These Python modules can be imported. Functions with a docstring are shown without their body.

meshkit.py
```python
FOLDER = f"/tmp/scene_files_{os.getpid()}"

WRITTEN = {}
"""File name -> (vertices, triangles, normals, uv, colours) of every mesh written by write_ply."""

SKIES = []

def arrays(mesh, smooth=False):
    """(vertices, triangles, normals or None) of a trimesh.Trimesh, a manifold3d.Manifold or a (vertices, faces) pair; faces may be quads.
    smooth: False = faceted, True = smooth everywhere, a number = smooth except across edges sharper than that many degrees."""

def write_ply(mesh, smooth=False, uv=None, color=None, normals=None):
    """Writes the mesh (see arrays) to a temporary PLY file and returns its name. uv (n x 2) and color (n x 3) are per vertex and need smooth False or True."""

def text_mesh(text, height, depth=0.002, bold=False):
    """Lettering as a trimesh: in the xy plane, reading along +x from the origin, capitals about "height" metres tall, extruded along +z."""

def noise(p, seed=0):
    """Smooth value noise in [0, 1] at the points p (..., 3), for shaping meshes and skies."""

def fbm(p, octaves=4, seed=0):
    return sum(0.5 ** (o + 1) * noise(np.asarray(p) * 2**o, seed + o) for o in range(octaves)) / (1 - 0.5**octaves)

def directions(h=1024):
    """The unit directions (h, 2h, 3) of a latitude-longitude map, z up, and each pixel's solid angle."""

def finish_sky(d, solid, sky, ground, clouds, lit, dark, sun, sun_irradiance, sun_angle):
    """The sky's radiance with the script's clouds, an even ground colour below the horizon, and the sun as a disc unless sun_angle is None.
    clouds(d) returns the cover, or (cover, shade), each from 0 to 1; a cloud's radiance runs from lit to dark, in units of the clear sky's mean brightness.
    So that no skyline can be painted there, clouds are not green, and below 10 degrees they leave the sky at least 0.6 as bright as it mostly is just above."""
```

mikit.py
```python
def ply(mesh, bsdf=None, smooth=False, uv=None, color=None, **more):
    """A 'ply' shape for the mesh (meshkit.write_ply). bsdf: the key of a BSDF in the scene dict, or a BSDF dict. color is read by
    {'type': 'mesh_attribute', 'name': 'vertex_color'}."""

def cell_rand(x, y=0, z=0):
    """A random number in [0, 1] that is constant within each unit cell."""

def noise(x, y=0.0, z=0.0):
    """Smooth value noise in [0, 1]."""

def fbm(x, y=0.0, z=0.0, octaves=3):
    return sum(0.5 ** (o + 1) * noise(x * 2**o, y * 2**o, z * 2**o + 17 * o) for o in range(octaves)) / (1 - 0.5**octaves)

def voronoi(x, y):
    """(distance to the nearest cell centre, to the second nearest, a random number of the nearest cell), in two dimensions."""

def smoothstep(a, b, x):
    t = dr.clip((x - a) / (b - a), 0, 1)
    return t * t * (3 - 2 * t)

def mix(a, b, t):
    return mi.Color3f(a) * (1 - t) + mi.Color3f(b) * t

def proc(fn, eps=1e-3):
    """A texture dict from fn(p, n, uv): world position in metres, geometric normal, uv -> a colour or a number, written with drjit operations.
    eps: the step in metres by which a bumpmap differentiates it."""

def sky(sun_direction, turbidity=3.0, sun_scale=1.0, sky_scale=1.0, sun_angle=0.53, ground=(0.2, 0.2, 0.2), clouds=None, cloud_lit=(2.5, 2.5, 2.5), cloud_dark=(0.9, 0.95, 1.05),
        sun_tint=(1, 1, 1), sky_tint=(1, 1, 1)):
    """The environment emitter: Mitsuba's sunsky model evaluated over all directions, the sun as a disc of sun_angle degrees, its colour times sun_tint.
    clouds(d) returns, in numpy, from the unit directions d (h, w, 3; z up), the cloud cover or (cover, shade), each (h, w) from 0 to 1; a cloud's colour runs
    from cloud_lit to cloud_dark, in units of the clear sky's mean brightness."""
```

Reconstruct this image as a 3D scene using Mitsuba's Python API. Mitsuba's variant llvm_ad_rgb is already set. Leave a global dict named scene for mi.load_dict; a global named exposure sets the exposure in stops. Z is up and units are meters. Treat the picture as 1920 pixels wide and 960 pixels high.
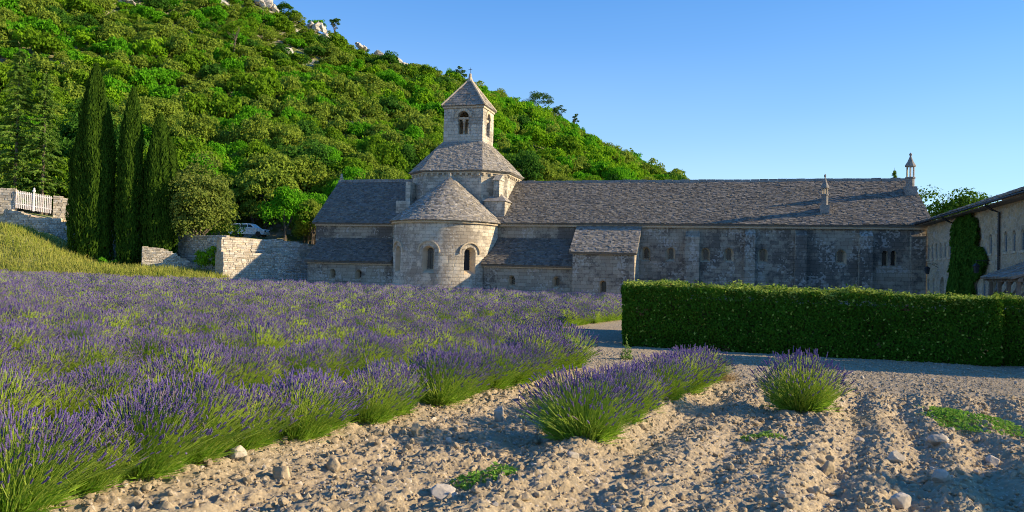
import math
import numpy as np, trimesh, mitsuba as mi, drjit as dr
import mikit, meshkit
from shapely.geometry import Polygon
T = mi.ScalarTransform4f
scene, labels = {}, {}

# ---------------------------------------------------------------- camera, sky, exposure
PITCH, ROLL = math.atan(31 / 1507.0), 0.0244
_F = np.array([0, math.cos(PITCH), math.sin(PITCH)]); _U = np.array([0, -math.sin(PITCH), math.cos(PITCH)])
_UP = _U * math.cos(ROLL) - np.array([1.0, 0, 0]) * math.sin(ROLL)
scene['camera'] = {'type': 'perspective', 'fov': 65.0, 'fov_axis': 'x', 'near_clip': 0.1, 'far_clip': 9000.0,
                   'to_world': T().look_at(origin=[0, 0, 1.75], target=[0, _F[1] * 10, 1.75 + _F[2] * 10], up=_UP.tolist())}
EL, AZ = math.radians(22), math.radians(-4.6)
SUN = [math.cos(AZ) * math.cos(EL), math.sin(AZ) * math.cos(EL), math.sin(EL)]


def veil(d):
    """thin even haze cloud that pales the sky towards the horizon all round."""
    el = np.degrees(np.arcsin(np.clip(d[..., 2], -1, 1)))
    return 0.60 * np.exp(-(el / 11.0) ** 1.3) * (0.85 + 0.3 * meshkit.fbm(d * np.array([3, 3, 9.0]), 3, 4))


scene['sky'] = mikit.sky(SUN, turbidity=3.0, sun_angle=0.6, sky_scale=0.72, sun_tint=(1.0, 1.04, 1.07), sky_tint=(0.24, 0.90, 1.68), clouds=veil, cloud_lit=(3.3, 3.9, 3.6))
exposure = 2.68


# ---------------------------------------------------------------- helpers
def note(key, label=None, cat=None, group=None, kind=None):
    d = {k: v for k, v in (('label', label), ('category', cat), ('group', group), ('kind', kind)) if v}
    if cat and not kind:
        d['kind'] = 'thing'
    if d:
        labels[key] = d


def numbered(key, used=set()):
    k, i = key, 0
    while k in used:
        i += 1
        k = f'{key}_{i:03d}'
    used.add(k)
    return k


def add(key, mesh, mat, smooth=False, color=None, to_world=None, **lab):
    key = numbered(key)
    d = mikit.ply(mesh, mat, smooth=smooth, color=color)
    if to_world is not None:
        d['to_world'] = to_world
    scene[key] = d
    note(key, **lab)
    return key


def thing(key, **lab):
    key = numbered(key)
    note(key, **lab)
    return key


def struct(key, mesh, mat, **k):
    return add(key, mesh, mat, kind='structure', **k)


def cat(parts):
    vs, fs, o = [], [], 0
    for p in parts:
        v, f = (np.asarray(p.vertices), np.asarray(p.faces)) if hasattr(p, 'vertices') else p
        f = np.asarray(f)
        if f.shape[1] == 4:
            f = np.vstack([f[:, [0, 1, 2]], f[:, [0, 2, 3]]])
        vs.append(np.asarray(v, float)); fs.append(f + o); o += len(v)
    return np.vstack(vs), np.vstack(fs)


def box(a, b):
    a, b = np.minimum(a, b), np.maximum(a, b)
    m = trimesh.creation.box(extents=np.asarray(b) - a)
    m.apply_translation((np.asarray(a) + b) / 2)
    return np.array(m.vertices), np.array(m.faces)


def tube(pts, rad, n=8):
    pts = np.asarray(pts, float); rad = np.broadcast_to(rad, len(pts))
    d = np.gradient(pts, axis=0); d /= np.linalg.norm(d, axis=1, keepdims=True) + 1e-12
    ref = np.array([0.31, 0.17, 0.93]) if abs(d[0] @ [0.31, 0.17, 0.93]) < 0.9 else np.array([1.0, 0, 0])
    a = np.cross(d, ref); a /= np.linalg.norm(a, axis=1, keepdims=True); b = np.cross(d, a)
    an = np.arange(n) * 2 * np.pi / n
    v = pts[:, None] + rad[:, None, None] * (a[:, None] * np.cos(an)[None, :, None] + b[:, None] * np.sin(an)[None, :, None])
    f = []
    for i in range(len(pts) - 1):
        for j in range(n):
            f.append([i * n + j, i * n + (j + 1) % n, (i + 1) * n + (j + 1) % n, (i + 1) * n + j])
    v = np.vstack([v.reshape(-1, 3), pts[:1], pts[-1:]]); k = len(pts) * n
    tri = [[k, (j + 1) % n, j] for j in range(n)] + [[k + 1, k - n + j, k - n + (j + 1) % n] for j in range(n)]
    f = np.array(f)
    return v, np.vstack([f[:, [0, 1, 2]], f[:, [0, 2, 3]], tri])


def lathe(profile, n=20, c=(0, 0, 0), ph=0.0):
    """profile: (r, z) from bottom to top; closed at both ends."""
    p = np.asarray(profile, float); an = ph + np.arange(n) * 2 * np.pi / n
    v = np.stack([p[:, 0, None] * np.cos(an), p[:, 0, None] * np.sin(an), np.repeat(p[:, 1, None], n, 1)], -1).reshape(-1, 3)
    f = [[i * n + j, i * n + (j + 1) % n, (i + 1) * n + (j + 1) % n, (i + 1) * n + j] for i in range(len(p) - 1) for j in range(n)]
    f = np.array(f); k = len(p) * n
    v = np.vstack([v, [[0, 0, p[0, 1]], [0, 0, p[-1, 1]]]])
    tri = [[k, (j + 1) % n, j] for j in range(n)] + [[k + 1, k - n + j, k - n + (j + 1) % n] for j in range(n)]
    return v + np.asarray(c), np.vstack([f[:, [0, 1, 2]], f[:, [0, 2, 3]], tri])


def unit(v):
    return v / (np.linalg.norm(v, axis=-1, keepdims=True) + 1e-12)


def leaf_quads(c, nrm, w, h, rng, up=None, spin=1.0):
    """diamond leaves at c facing nrm; w, h half sizes."""
    n = len(c)
    ref = rng.normal(size=(n, 3)) * spin + (np.array([0, 0, 1.0]) if up is None else up)
    b = unit(ref - nrm * (ref * nrm).sum(1, keepdims=True)); a = np.cross(b, nrm)
    w = np.broadcast_to(w, n)[:, None]; h = np.broadcast_to(h, n)[:, None]
    v = np.stack([c - b * h, c + a * w - b * h * 0.1, c + b * h, c - a * w - b * h * 0.1], 1)
    v[:, 1] += nrm * w * 0.35; v[:, 3] += nrm * w * 0.35
    f = np.arange(n)[:, None] * 4 + np.array([0, 1, 2, 3])
    return v.reshape(-1, 3), np.vstack([f[:, [0, 1, 2]], f[:, [0, 2, 3]]])


def ico(sub=1):
    m = trimesh.creation.icosphere(subdivisions=sub)
    return np.array(m.vertices), np.array(m.faces)


# ---------------------------------------------------------------- ground shape
ROWK = 0.45                                                    # rows of lavender run along (0.45, 1)
ROWS = [-0.85, -2.85, -5.7] + [-8.15 - 2.45 * i for i in range(29)]


def sstep(a, b, x):
    t = np.clip((x - a) / (b - a), 0, 1)
    return t * t * (3 - 2 * t)


def base_z(x, y):
    x, y = np.asarray(x, float), np.asarray(y, float)
    xx, yy = np.clip(x, -60, 60), np.clip(y, -20, 80)
    return -0.011 * xx - 0.0018 * yy + 0.75 * sstep(63.5, 70, y) * sstep(-22, -29, x)


def P3(x, y, s, z=0.0):
    return np.stack([np.asarray(x) * s, np.asarray(y) * s, np.zeros_like(np.asarray(x, float)) + z], -1)


def soil_z(x, y):
    x, y = np.asarray(x, float), np.asarray(y, float)
    z = base_z(x, y)
    c = x - ROWK * y
    wob = (meshkit.noise(P3(x, y, 0.45), 3) - 0.5) * 0.9
    till = sstep(14.3, 12.6, y + 0.05 * x)                       # tilled soil ends at the path
    right = sstep(-1.7, -0.4, c)
    z = z + till * right * 0.04 * np.sin((c + wob * 0.35) * 2 * np.pi / 0.68)
    mid = sstep(-4.9, -4.5, c) * sstep(-0.9, -1.3, c)
    z = z + till * mid * 0.04 * np.cos((c + 2.85 + wob * 0.25) * 2 * np.pi / 1.05)
    for r in ROWS[:4]:
        z = z + 0.07 * np.exp(-((c - r) / 0.45) ** 2) * sstep(16, 14, y)
    near = sstep(26, 18, y)
    rough = 0.35 + 0.65 * till
    lump = meshkit.fbm(P3(x, y, 2.2, 5), 3, 7) - 0.5
    a = meshkit.noise(P3(x, y, 9, 1), 11); b = meshkit.noise(P3(x, y, 21, 2), 12); d = meshkit.noise(P3(x, y, 38, 3), 13)
    clod = sstep(0.45, 0.8, a) * 0.018 + sstep(0.5, 0.8, b) * 0.026 + sstep(0.45, 0.75, d) * 0.018
    return z + near * (lump * 0.06 * rough + clod * (0.45 + 0.55 * till) * (0.6 + 0.8 * meshkit.noise(P3(x, y, 0.9), 21)))


def grow(a, b, step, k):
    out = [a]
    while out[-1] < b:
        out.append(out[-1] + step); step *= k
    return out


def grid_mesh(xs, ys, zf):
    X, Y = np.meshgrid(xs, ys)
    v = np.stack([X.ravel(), Y.ravel(), zf(X.ravel(), Y.ravel())], 1)
    nx, ny = len(xs), len(ys)
    i = (np.arange(ny - 1)[:, None] * nx + np.arange(nx - 1)).ravel()
    q = np.stack([i, i + 1, i + 1 + nx, i + nx], 1)
    return v, np.vstack([q[:, [0, 1, 2]], q[:, [0, 2, 3]]])


# ---------------------------------------------------------------- church frame
TH = math.radians(15.6)
EU = np.array([math.cos(TH), -math.sin(TH), 0.0]); EV = np.array([math.sin(TH), math.cos(TH), 0.0]); OC = np.array([-5.87, 72.0, 0.0])


def CW(p):
    """church (u, v, w) -> world; u along the front, v away from the camera, w up."""
    p = np.asarray(p, float)
    return OC + p[..., :1] * EU + p[..., 1:2] * EV + p[..., 2:3] * np.array([0, 0, 1.0])


def CWm(m):
    v, f = m
    return CW(v), f


class Flat:
    """facade frame: (s along, w up, d into the wall)."""
    def __init__(self, a, e, m):
        self.a, self.e, self.m = (np.array([*q, 0.0]) for q in (a, e, m))

    def loc(self, p):
        return self.a + p[..., :1] * self.e + p[..., 2:3] * self.m + p[..., 1:2] * np.array([0, 0, 1.0])

    def map(self, m):
        v, f = m
        return CW(self.loc(np.asarray(v, float))), (f if np.cross(self.e, [0, 0, 1.0]) @ self.m > 0 else np.asarray(f)[:, ::-1])


class Round:
    """bent facade of radius R round the church point c; s is arc length from straight ahead (-v), positive to +u."""
    def __init__(self, R, c=(0, 0)):
        self.R, self.c = R, c

    def map(self, m):
        v, f = m
        v = np.asarray(v, float); r = self.R - v[:, 2]; a = v[:, 0] / self.R
        return CW(np.stack([self.c[0] + r * np.sin(a), self.c[1] - r * np.cos(a), v[:, 1]], 1)), np.asarray(f)


def arch(c, w0, wd, ht, n=9):
    """outline of a round-headed opening, counter-clockwise, ht to the crown."""
    r = wd / 2; a = np.linspace(0, np.pi, n)
    return np.vstack([[c - r, w0], [c + r, w0], np.stack([c + r * np.cos(a), w0 + ht - r + r * np.sin(a)], 1)])


def wall_mesh(outline, holes, thick, maxedge=None):
    m = trimesh.creation.extrude_polygon(Polygon(outline, [h for h in holes]), thick, engine='earcut')
    v, f = np.array(m.vertices), np.array(m.faces)
    if maxedge:
        v, f = trimesh.remesh.subdivide_to_size(v, f, maxedge)
    return v, f


def rect(s0, s1, w0, w1):
    return [(s0, w0), (s1, w0), (s1, w1), (s0, w1)]


def window(holder, frame, c, w0, wd, ht, iw, ih, depth=0.75, bars=0, hood=None, mat='stone_pale', pane='pane', iw0=None, sill=0.25):
    """splayed round-headed window of a thick wall: splay (a part of the holder), pane and bars under it."""
    n = 11
    A = arch(c, w0, wd - 0.02, ht - 0.01, n); B = arch(c, w0 + (ht - ih) * 0.5 + sill * 0.3 if iw0 is None else iw0, iw, ih, n)
    a = np.column_stack([A, np.full(len(A), -0.004)]); b = np.column_stack([B, np.full(len(B), depth)])
    k = len(A); i = np.arange(k); j = (i + 1) % k
    v = np.vstack([a, b]); f = np.stack([i, j, j + k, i + k], 1)[:, ::-1]
    win = add(f'{holder}__window', frame.map((v, np.vstack([f[:, [0, 1, 2]], f[:, [0, 2, 3]]]))), mat)
    pm = wall_mesh(B, [], 0.03); pv = pm[0].copy(); pv[:, 2] += depth - 0.005
    add(f'{win}__pane', frame.map((pv, pm[1])), pane)
    if bars:
        bm = []
        for q in range(bars):
            w = B[0, 1] + (q + 0.7) * ih / bars
            bm.append(box([c - iw / 2, w, depth - 0.03], [c + iw / 2, w + 0.025, depth - 0.008]))
        bm.append(box([c - 0.012, B[0, 1], depth - 0.035], [c + 0.012, B[0, 1] + ih - 0.02, depth - 0.012]))
        add(f'{win}__bar', frame.map(cat(bm)), 'iron')
    if hood:
        r0, r1 = hood; aa = np.linspace(-0.03, np.pi + 0.03, 17); cy = w0 + ht - wd / 2
        o = np.vstack([np.stack([c + r1 * np.cos(aa), cy + r1 * np.sin(aa)], 1), np.stack([c + r0 * np.cos(aa[::-1]), cy + r0 * np.sin(aa[::-1])], 1)])
        hm = wall_mesh(o, [], 0.17, 0.25); hv = hm[0].copy(); hv[:, 2] -= 0.14
        add(f'{win}__hood', frame.map((hv, hm[1])), mat)
    return win


RNG = np.random.default_rng(5)


def slab_mesh(Q, N, rng, lift=0.05, tone=(0.20, 0.32), warm=1.0):
    """stone roof slabs from quads Q (n,4,3: lower left, lower right, upper right, upper left) with outward normals N."""
    n = len(Q); up = unit((Q[:, 3] - Q[:, 0])); al = unit(Q[:, 1] - Q[:, 0])
    Q = Q.copy()
    Q[:, :2] -= (up * rng.uniform(0.0, 0.07, (n, 1)))[:, None]
    Q[:, 2:] += (up * 0.05)[:, None]
    h = rng.uniform(0.4, 1.3, n) * lift; h2 = h * rng.uniform(0.1, 0.5, n); tw = rng.normal(0, 0.012, n)
    top = Q.copy()
    top[:, 0] += N * (h + tw)[:, None]; top[:, 1] += N * (h - tw)[:, None]; top[:, 2] += N * h2[:, None]; top[:, 3] += N * h2[:, None]
    bot = Q[:, :2] - N[:, None] * 0.02
    lowbk = Q[:, 2:] - N[:, None] * 0.02
    v = np.concatenate([top, bot, lowbk], 1).reshape(-1, 3)        # 0..3 top, 4,5 lower bottom, 6 (=2 bottom), 7 (=3 bottom)
    o = np.arange(n)[:, None] * 8
    f = np.vstack([o + np.array(x) for x in ([0, 1, 2], [0, 2, 3], [4, 5, 1], [4, 1, 0], [5, 6, 2], [5, 2, 1], [7, 4, 0], [7, 0, 3])])
    t = 0.78 * rng.uniform(*tone, n) * rng.choice([1, 1, 1, 0.8, 1.15], n); w = rng.normal(0, 0.03, n)
    col = np.stack([t * (1.05 + w) * warm, t * (0.96 + w * 0.3), t * (0.83 - w)], 1)
    return (v, f), np.repeat(np.clip(col, 0.02, 0.6), 8, 0)


def roof_plane(key, A, B, C, D, course=0.17, wid=0.25, thick=0.16, tone=(0.20, 0.32), deckmat='slate', rng=RNG):
    """a roof pitch (church coordinates; A, B eave, C, D ridge) as deck plus courses of stone slabs."""
    A, B, C, D = (np.asarray(q, float) for q in (A, B, C, D))
    nrm = unit(np.cross(B - A, D - A)); nrm = nrm if nrm[2] > 0 else -nrm
    c4 = np.array([A, B, C, D]); v = np.vstack([c4 - nrm * 0.012, c4 - nrm * thick])
    f = np.array([[0, 1, 2, 3], [7, 6, 5, 4], [0, 4, 5, 1], [1, 5, 6, 2], [2, 6, 7, 3], [3, 7, 4, 0]])
    deck = add(key, CWm((v, np.vstack([f[:, [0, 1, 2]], f[:, [0, 2, 3]]]))), deckmat)
    n = max(2, int(round(np.linalg.norm((D + C - A - B) / 2) / course)))
    quads = []
    for i in range(n):
        t0, t1 = i / n, (i + 1) / n
        l0, r0, l1, r1 = A + (D - A) * t0, B + (C - B) * t0, A + (D - A) * t1, B + (C - B) * t1
        m = max(1, int(round(np.linalg.norm(r0 - l0) / wid)))
        e = np.linspace(0, 1, m + 1); e[1:-1] += rng.uniform(-0.33, 0.33, m - 1) / m + (0.25 if i % 2 else -0.25) / m if m > 1 else 0
        e = np.clip(e, 0, 1)[:, None]
        lo, hi = l0 + (r0 - l0) * e, l1 + (r1 - l1) * e
        quads.append(np.stack([lo[:-1], lo[1:], hi[1:], hi[:-1]], 1))
    Q = np.vstack(quads)
    Q[..., 2] += 0.09 * meshkit.noise(Q * np.array([0.3, 0.3, 0.5]), 6)
    (v, f), col = slab_mesh(CW(Q), np.repeat([nrm[0] * EU + nrm[1] * EV + np.array([0, 0, nrm[2]])], len(Q), 0), rng, tone=tone)
    add(f'{deck}__stone_slab', (v, f), 'vcol', color=col, kind='stuff')
    return deck


def ridge_caps(key, A, B, rng=RNG, size=0.24):
    A, B = np.asarray(A, float), np.asarray(B, float); L = np.linalg.norm(B - A); n = int(L / 0.75); ms = []; d = (B - A) / L
    side = unit(np.cross(d, [0, 0, 1.0]))
    for i in range(n):
        a, b = A + d * (L * i / n + 0.015), A + d * (L * (i + 1) / n - 0.015); z = rng.uniform(-0.03, 0.03) + 0.06
        s = side * size; dn = np.array([0, 0, -0.16]); up = np.array([0, 0, z + 0.07])
        q = [a - s + dn, a + s + dn, a + s * 0.6 + up, a - s * 0.6 + up, b - s + dn, b + s + dn, b + s * 0.6 + up, b - s * 0.6 + up]
        ms.append((np.array(q), np.array([[0, 3, 2, 1], [4, 5, 6, 7], [0, 1, 5, 4], [1, 2, 6, 5], [2, 3, 7, 6], [3, 0, 4, 7]])))
    return add(key, CWm(cat(ms)), 'stone_grey', kind='stuff')


# ---------------------------------------------------------------- materials
def rgb(*c):
    return {'type': 'rgb', 'value': list(c)}


def mat(key, color, rough=0.9, spec=0.2, bump=None, **k):
    b = {'type': 'principled', 'base_color': rgb(*color) if isinstance(color, tuple) else color, 'roughness': rough, 'specular': spec, **k}
    if bump:
        b = {'type': 'bumpmap', 'arbitrary': mikit.proc(bump[0], eps=bump[2]), 'scale': bump[1], 'bsdf': b}
    scene[key] = {'type': 'twosided', 'bsdf': b}


VC = {'type': 'mesh_attribute', 'name': 'vertex_color'}


def _blocks(h, z, rh, bl):
    row = dr.floor(z / rh); L = bl * (0.75 + 0.6 * mikit.cell_rand(row, 3)); q = h / L + mikit.cell_rand(row, 7)
    bi = dr.floor(q); fx = (q - bi) * L; fz = z - row * rh
    dj = dr.minimum(dr.minimum(fx, L - fx), dr.minimum(fz, rh - fz))
    return mikit.cell_rand(bi, row, 2), dj


def _hz(p, n, apse):
    dx, dy = p.x - OC[0], p.y - OC[1]
    u, v = dx * EU[0] + dy * EU[1], dx * EV[0] + dy * EV[1]
    if apse:
        return dr.atan2(u, -v) * 4.75
    return dr.select(dr.abs(n.x * EU[0] + n.y * EU[1]) > 0.72, v, u)


def ashlar(light, dark, patina, amount, rh=0.3, bl=0.62, apse=False):
    def fn(p, n, uv):
        h, z = _hz(p, n, apse), p.z
        r, dj = _blocks(h, z, rh, bl)
        c = mikit.mix(light, dark, 0.75 * r + 0.5 * (mikit.fbm(h * 2.1, z * 2.1, 3) - 0.5))
        g = mikit.fbm(h * 0.33, z * 0.42, 9) + 0.42 * (mikit.fbm(h * 2.6, z * 3.4, 4) - 0.5) + 0.3 * (mikit.noise(h * 1.7, z * 0.16, 5) - 0.5) + 0.3 * (mikit.fbm(h * 8, z * 8, 2) - 0.5) + 0.1 * (r - 0.5)
        c = mikit.mix(c, patina, amount * mikit.smoothstep(0.36, 0.70, g))
        sp = mikit.noise(h * 9, z * 9, 6) * mikit.noise(h * 1.3, z * 1.1, 8)
        c = mikit.mix(c, (0.48, 0.46, 0.42), 0.6 * mikit.smoothstep(0.42, 0.56, sp))
        return c * (0.62 + 0.38 * mikit.smoothstep(0.0, 0.03, dj))
    return mikit.proc(fn)


def ashlar_bump(apse=False):
    def fn(p, n, uv):
        h, z = _hz(p, n, apse), p.z
        r, dj = _blocks(h, z, 0.3, 0.62)
        return mikit.smoothstep(0.0, 0.035, dj) * (0.7 + 0.3 * r) + 0.35 * mikit.fbm(h * 7, z * 7, 2)
    return fn


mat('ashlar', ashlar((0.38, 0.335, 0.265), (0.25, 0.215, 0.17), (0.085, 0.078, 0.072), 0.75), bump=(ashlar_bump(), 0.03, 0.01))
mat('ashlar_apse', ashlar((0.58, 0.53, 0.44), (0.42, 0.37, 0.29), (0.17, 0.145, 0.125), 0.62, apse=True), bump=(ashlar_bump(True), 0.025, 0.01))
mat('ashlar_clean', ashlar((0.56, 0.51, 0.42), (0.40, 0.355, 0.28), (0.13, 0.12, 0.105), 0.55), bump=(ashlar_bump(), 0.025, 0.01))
mat('stone_pale', mikit.proc(lambda p, n, uv: mikit.mix((0.56, 0.47, 0.34), (0.36, 0.30, 0.22), mikit.fbm(p.x * 3, p.y * 3, p.z * 3))))
mat('stone_grey', mikit.proc(lambda p, n, uv: mikit.mix((0.36, 0.33, 0.29), (0.13, 0.125, 0.12), mikit.fbm(p.x * 2.5, p.y * 2.5, p.z * 3.5))))
mat('slate', (0.16, 0.15, 0.135))
mat('pane', (0.012, 0.013, 0.016), 0.25, 0.5)
mat('iron', (0.02, 0.02, 0.022), 0.5, 0.5)
mat('vcol', VC, 0.9, 0.15)
mat('white_paint', (0.8, 0.76, 0.78), 0.5, 0.4)
mat('blue_grey_paint', (0.17, 0.21, 0.24), 0.5, 0.4)
mat('glass_dark', (0.025, 0.035, 0.045), 0.2, 0.4)
mat('timber', mikit.proc(lambda p, n, uv: mikit.mix((0.20, 0.17, 0.14), (0.10, 0.085, 0.07), mikit.fbm(p.x * 9, p.y * 9, p.z * 9))))
mat('bark', mikit.proc(lambda p, n, uv: mikit.mix((0.17, 0.14, 0.115), (0.07, 0.06, 0.05), mikit.fbm(p.x * 6, p.y * 6, p.z * 2))))
scene['leaf'] = {'type': 'principledthin', 'base_color': VC, 'roughness': 0.55, 'diff_trans': 0.7, 'spec_trans': 0.0, 'eta': 1.4}
scene['waxy_leaf'] = {'type': 'principledthin', 'base_color': VC, 'roughness': 0.38, 'diff_trans': 0.45, 'spec_trans': 0.0, 'eta': 1.45}


def _soil(p, n, uv):
    x, y = p.x, p.y
    g = mikit.fbm(x * 1.1, y * 1.1, 3); h = mikit.fbm(x * 13, y * 13, 5); k = mikit.noise(x * 45, y * 45, 8)
    earth = mikit.mix((0.42, 0.345, 0.235), (0.22, 0.175, 0.115), 0.25 + 0.9 * (0.5 * g + 0.5 * h - 0.25))
    grav = mikit.mix((0.35, 0.295, 0.21), (0.20, 0.165, 0.115), 0.35 * g + 0.65 * h)
    path = mikit.smoothstep(12.9, 14.4, y + 0.05 * x + 1.2 * (mikit.noise(x * 0.8, y * 0.8, 4) - 0.5))
    c = mikit.mix(earth, grav, path)
    return mikit.mix(c, (0.50, 0.43, 0.35), 0.7 * mikit.smoothstep(0.80, 0.92, k))


mat('soil', mikit.proc(_soil), 0.95, 0.1, bump=(lambda p, n, uv: mikit.fbm(p.x * 26, p.y * 26, p.z * 26), 0.022, 0.004))
mat('clod', mikit.proc(lambda p, n, uv: mikit.mix((0.46, 0.38, 0.26), (0.21, 0.16, 0.105), mikit.fbm(p.x * 7, p.y * 7, p.z * 7))), 0.95, 0.1,
    bump=(lambda p, n, uv: mikit.fbm(p.x * 40, p.y * 40, p.z * 40), 0.008, 0.003))
mat('pale_rock', mikit.proc(lambda p, n, uv: mikit.mix((0.52, 0.47, 0.40), (0.30, 0.265, 0.22), mikit.fbm(p.x * 6, p.y * 6, p.z * 9))), 0.9, 0.15,
    bump=(lambda p, n, uv: mikit.fbm(p.x * 22, p.y * 22, p.z * 22), 0.012, 0.004))
mat('cliff', mikit.proc(lambda p, n, uv: mikit.mix((0.58, 0.55, 0.50), (0.33, 0.30, 0.26), mikit.fbm(p.x * 0.35, p.y * 0.35, p.z * 0.9, 4))), 0.9, 0.15,
    bump=(lambda p, n, uv: mikit.fbm(p.x * 0.9, p.y * 0.9, p.z * 1.8, 4), 0.9, 0.1))
mat('hillside', mikit.proc(lambda p, n, uv: mikit.mix(mikit.mix((0.10, 0.13, 0.035), (0.24, 0.21, 0.13), mikit.smoothstep(0.42, 0.62, mikit.fbm(p.x * 0.35, p.y * 0.35, 2))), (0.40, 0.37, 0.31), 0.8 * mikit.smoothstep(0.56, 0.66, mikit.fbm(p.x * 1.1, p.y * 0.8, 5)))))
mat('turf', mikit.proc(lambda p, n, uv: mikit.mix((0.34, 0.32, 0.12), (0.20, 0.24, 0.05), mikit.fbm(p.x * 0.8, p.y * 0.8, p.z))))

# ---------------------------------------------------------------- ground
_xs = [-q for q in grow(4.2, 4000, 0.05, 1.09)][::-1] + list(np.arange(-4.2, 9.0, 0.033))[1:] + grow(9.0, 4000, 0.05, 1.09)
_ys = [-q for q in grow(-4.4, 1500, 0.06, 1.1)][::-1]
_y = 4.4
while _y < 21:
    _ys.append(_y); _y += 0.019 + 0.0022 * (_y - 4.4)
_ys += grow(21, 9000, 0.07, 1.055)
struct('ground', grid_mesh(np.array(_xs), np.array(sorted(set(_ys))), soil_z), 'soil', smooth=True, label='pale tilled soil with furrows, clods and a gravel path')

# ---------------------------------------------------------------- hill
RX = np.array([-190, -150, -110, -71, -56.9, -41.4, -25.9, -10.4, 5.1, 14.4, 20.6, 36, 43, 56, 90, 140])
RZ = np.array([118, 106, 92, 76, 69.5, 62.8, 57.4, 53, 46.5, 42.2, 39.2, 30.4, 23.6, 12, 0, -2])


def terr(x):
    return np.interp(x, [-60, -50, -44, -36, -30, -25, -22.6, -18.9, 0, 60], [6.9, 6.7, 5.6, 4.9, 4.6, 4.35, 4.3, 4.0, 2.0, 0.0])


def hfront(x):
    return np.interp(x, [-80, -44, -36, -32.5, -25.4, -22.4, -18.0, -16, -14, 140], [86.0, 78.8, 77.9, 77.2, 72.2, 76.1, 80.2, 92, 112, 112])


def hill_z(x, y):
    x, y = np.asarray(x, float), np.asarray(y, float)
    tz = terr(x); zr = np.interp(x, RX, RZ)
    s = (y - 95.0) / (230.0 - 95.0)
    g = np.clip(s, 0, 1); g = g * (1.18 - 0.18 * g)
    z = tz + (zr - tz) * g + np.clip(s + 0.15, 0, 1) * (meshkit.fbm(P3(x, y, 0.035), 3, 5) - 0.5) * 9 * sstep(0, 0.3, s) * sstep(1.0, 0.8, s)
    return np.where(s > 1, z - (y - 230) * 0.35, z)


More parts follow.
